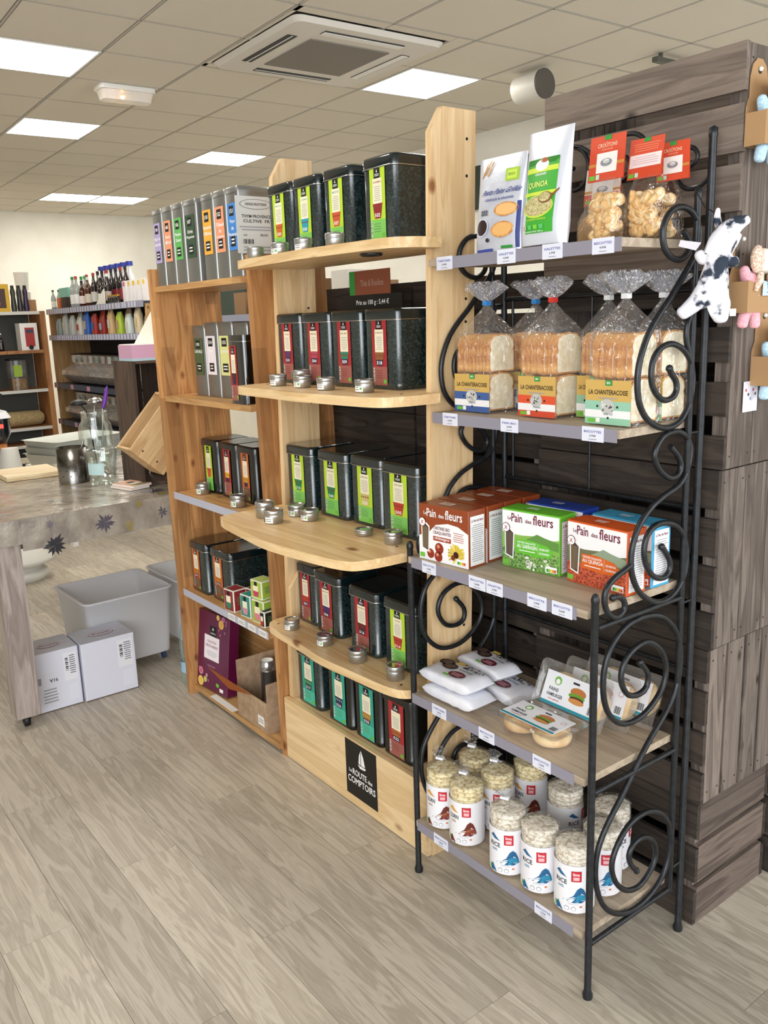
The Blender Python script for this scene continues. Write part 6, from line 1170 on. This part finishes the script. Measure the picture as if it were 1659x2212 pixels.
for k in range(5): B('white_carton_pack', 'white carton with small coloured mark, %s from the left on the gondola top' % ORDW_[k], 'carton', (-6.50+.12*k, GY+.05, top), 'white cartons with yellow marks', [('carton', MB(fm('#e8e4e6', .5)).box(0, 0, 0, .085, .08, .20)), ('mark', MB(fm('#e0c030' if k else '#d060a0', .5)).box(.02, -.002, .15, .065, -.0002, .19))])
for k in range(0): B('amber_jar', 'dark jar with light lid on the gondola top further right', 'jar', (-5.62+.09*k, GY+.06, top), 'dark jars on the right of the gondola', [('jar', MB(AMB).lathe([(.035, 0), (.037, .10), (.03, .12)], n=12)), ('lid', MB(PAPER).lathe([(.034, .1205), (.034, .14)], n=12))])
# second row: bags
cols = ['#8a9a98', '#b8b4b0', '#a8aca8', '#a8b0ac', '#b0b4b0', '#c8ccc8', '#c9c4bc', '#b8bcc0', '#2f5fb0', '#2f5fb0', '#9a2c1c', '#b03a20', '#8a2418', '#c9b898', '#c8a878', '#c8b488', '#a8c03c', '#b09070', '#c8d0cc', '#88a8c8', '#d0c0a0', '#b8a890']
BO = ['first', 'second', 'third', 'fourth', 'fifth', 'sixth', 'seventh', 'eighth', 'ninth', 'tenth', 'eleventh', 'twelfth', 'thirteenth', 'fourteenth', 'fifteenth', 'sixteenth', 'seventeenth', 'eighteenth', 'nineteenth', 'twentieth', 'last but one', 'last']
for k in range(22):
    c_ = cols[k % 22]; x = -8.60+.118*k; h_ = .19+.05*((k*7) % 3)/2; w_ = .112; m = MB(fm(c_, .4)); L = []
    for u, dd in ((0, 1), (.1, 1), (.75, .9), (1, .12)): L.append([(w_/2*(1 if math.cos(q) > 0 else -1)*abs(math.cos(q))**.4, .035*dd*(1 if math.sin(q) > 0 else -1)*abs(math.sin(q))**.7, h_*u) for q in [2*PI*(i+.5)/12 for i in range(12)]])
    m.loft(L); B('grocery_bag', 'small %s bag on the second gondola shelf, %s from the left' % ({'#2f5fb0': 'blue', '#a8c03c': 'lime', '#9a2c1c': 'red', '#b03a20': 'red', '#8a2418': 'dark red'}.get(c_, 'pale'), BO[k]), 'bag', (x+.05, GY+.06+.05*(k % 2), GZ[3]+.0005), 'bags on the second gondola shelf', [('bag', m), ('label', MB(fm(cols[(k*5+3) % 22], .5)).box(-.03, -.037, h_*.25, .03, -.0355, h_*.6))])
# gravity bins
ORDW = ['first', 'second', 'third', 'fourth', 'fifth', 'sixth', 'seventh', 'eighth', 'ninth', 'tenth', 'eleventh', 'twelfth', 'thirteenth']
BINC = film('bin_clear', '#e8e4e0', .20, .10, 20, .5, .16, .005)
for lv, z in ((2, .97), (1, .54)):
    for k in range(13):
        x = -8.50+.19*k; W = .175; m = MB(BINC)
        pr = [(.12, .02), (.30, .02), (.30, .325), (.10, .325), (.12, .22), (-.02, .155), (-.03, .11), (.06, .02)]
        m.prism(pr, 0, W, 'x'); ct = MB(noisy('bin_contents%d' % (k % 4), ['#4a3a2e', '#6a5236', '#5a483a', '#7a6448'][k % 4], ['#9a8268', '#c0a880', '#a08a70', '#d0bc98'][k % 4], 70, .8, bump=.6)); ct.prism([(.13, .03), (.29, .03), (.29, .28), (.13, .28), (.14, .20), (.0, .13), (.0, .10), (.07, .03)], .008, W-.008, 'x')
        lb_ = MB(fm(['#b8b8b4', '#8a9a94', '#a8a49c'][k % 3], .5)).box(.04, .101, .24, W-.04, .1045, .315); ld = MB(BLACK).box(.0, .095, .3255, W, .30, .337)
        B('gravity_bin', '%s dispenser bin from the left on the %s gondola level' % (ORDW[k], ['', 'lower', 'upper'][lv]), 'dispenser', (x, GY+.03, z+.0005), 'dispenser bins on the %s gondola level' % ['', 'lower', 'upper'][lv], [('bin', m), ('contents', ct), ('label', lb_), ('lid', ld)])
# shelf glimpsed through the honey unit
t = thing('far_side_shelf', 'grey shelf of brown cartons seen through the honey unit', 'shelf unit', (-4.55, 1.80, 0)); MB(DK).box(0, 0, 0, 2.2, .45, .03).box(0, 0, 1.60, 2.2, .45, 1.64).box(0, .43, .0301, 2.2, .45, 1.5999).build('frame', t); MB(RL).box(0, -.004, 1.585, 2.2, -.0005, 1.645).build('price_rail', t)
for k in range(7): tag(MB(fm(['#8a6a48', '#d8d4cc'][k % 2], .6)).box(0, 0, 0, .18, .2, .17+.04*(k % 3)).build('product_carton', None, (-4.4+.27*k, 1.88, 1.6405)), '%s product carton, %s from the left on the shelf seen through the honey unit' % (['brown', 'white'][k % 2], ORDW_[k]), 'carton', 'cartons on the far side shelf')
tag(MB(fm('#1c2c50', .5)).box(-1.50, .60, .60, -1.10, .62, 1.15).box(-1.49, .601, 0, -1.47, .62, .5995).box(-1.13, .601, 0, -1.11, .62, .5995).build('blue_panel'), 'dark blue display panel behind the honey unit', 'panel')
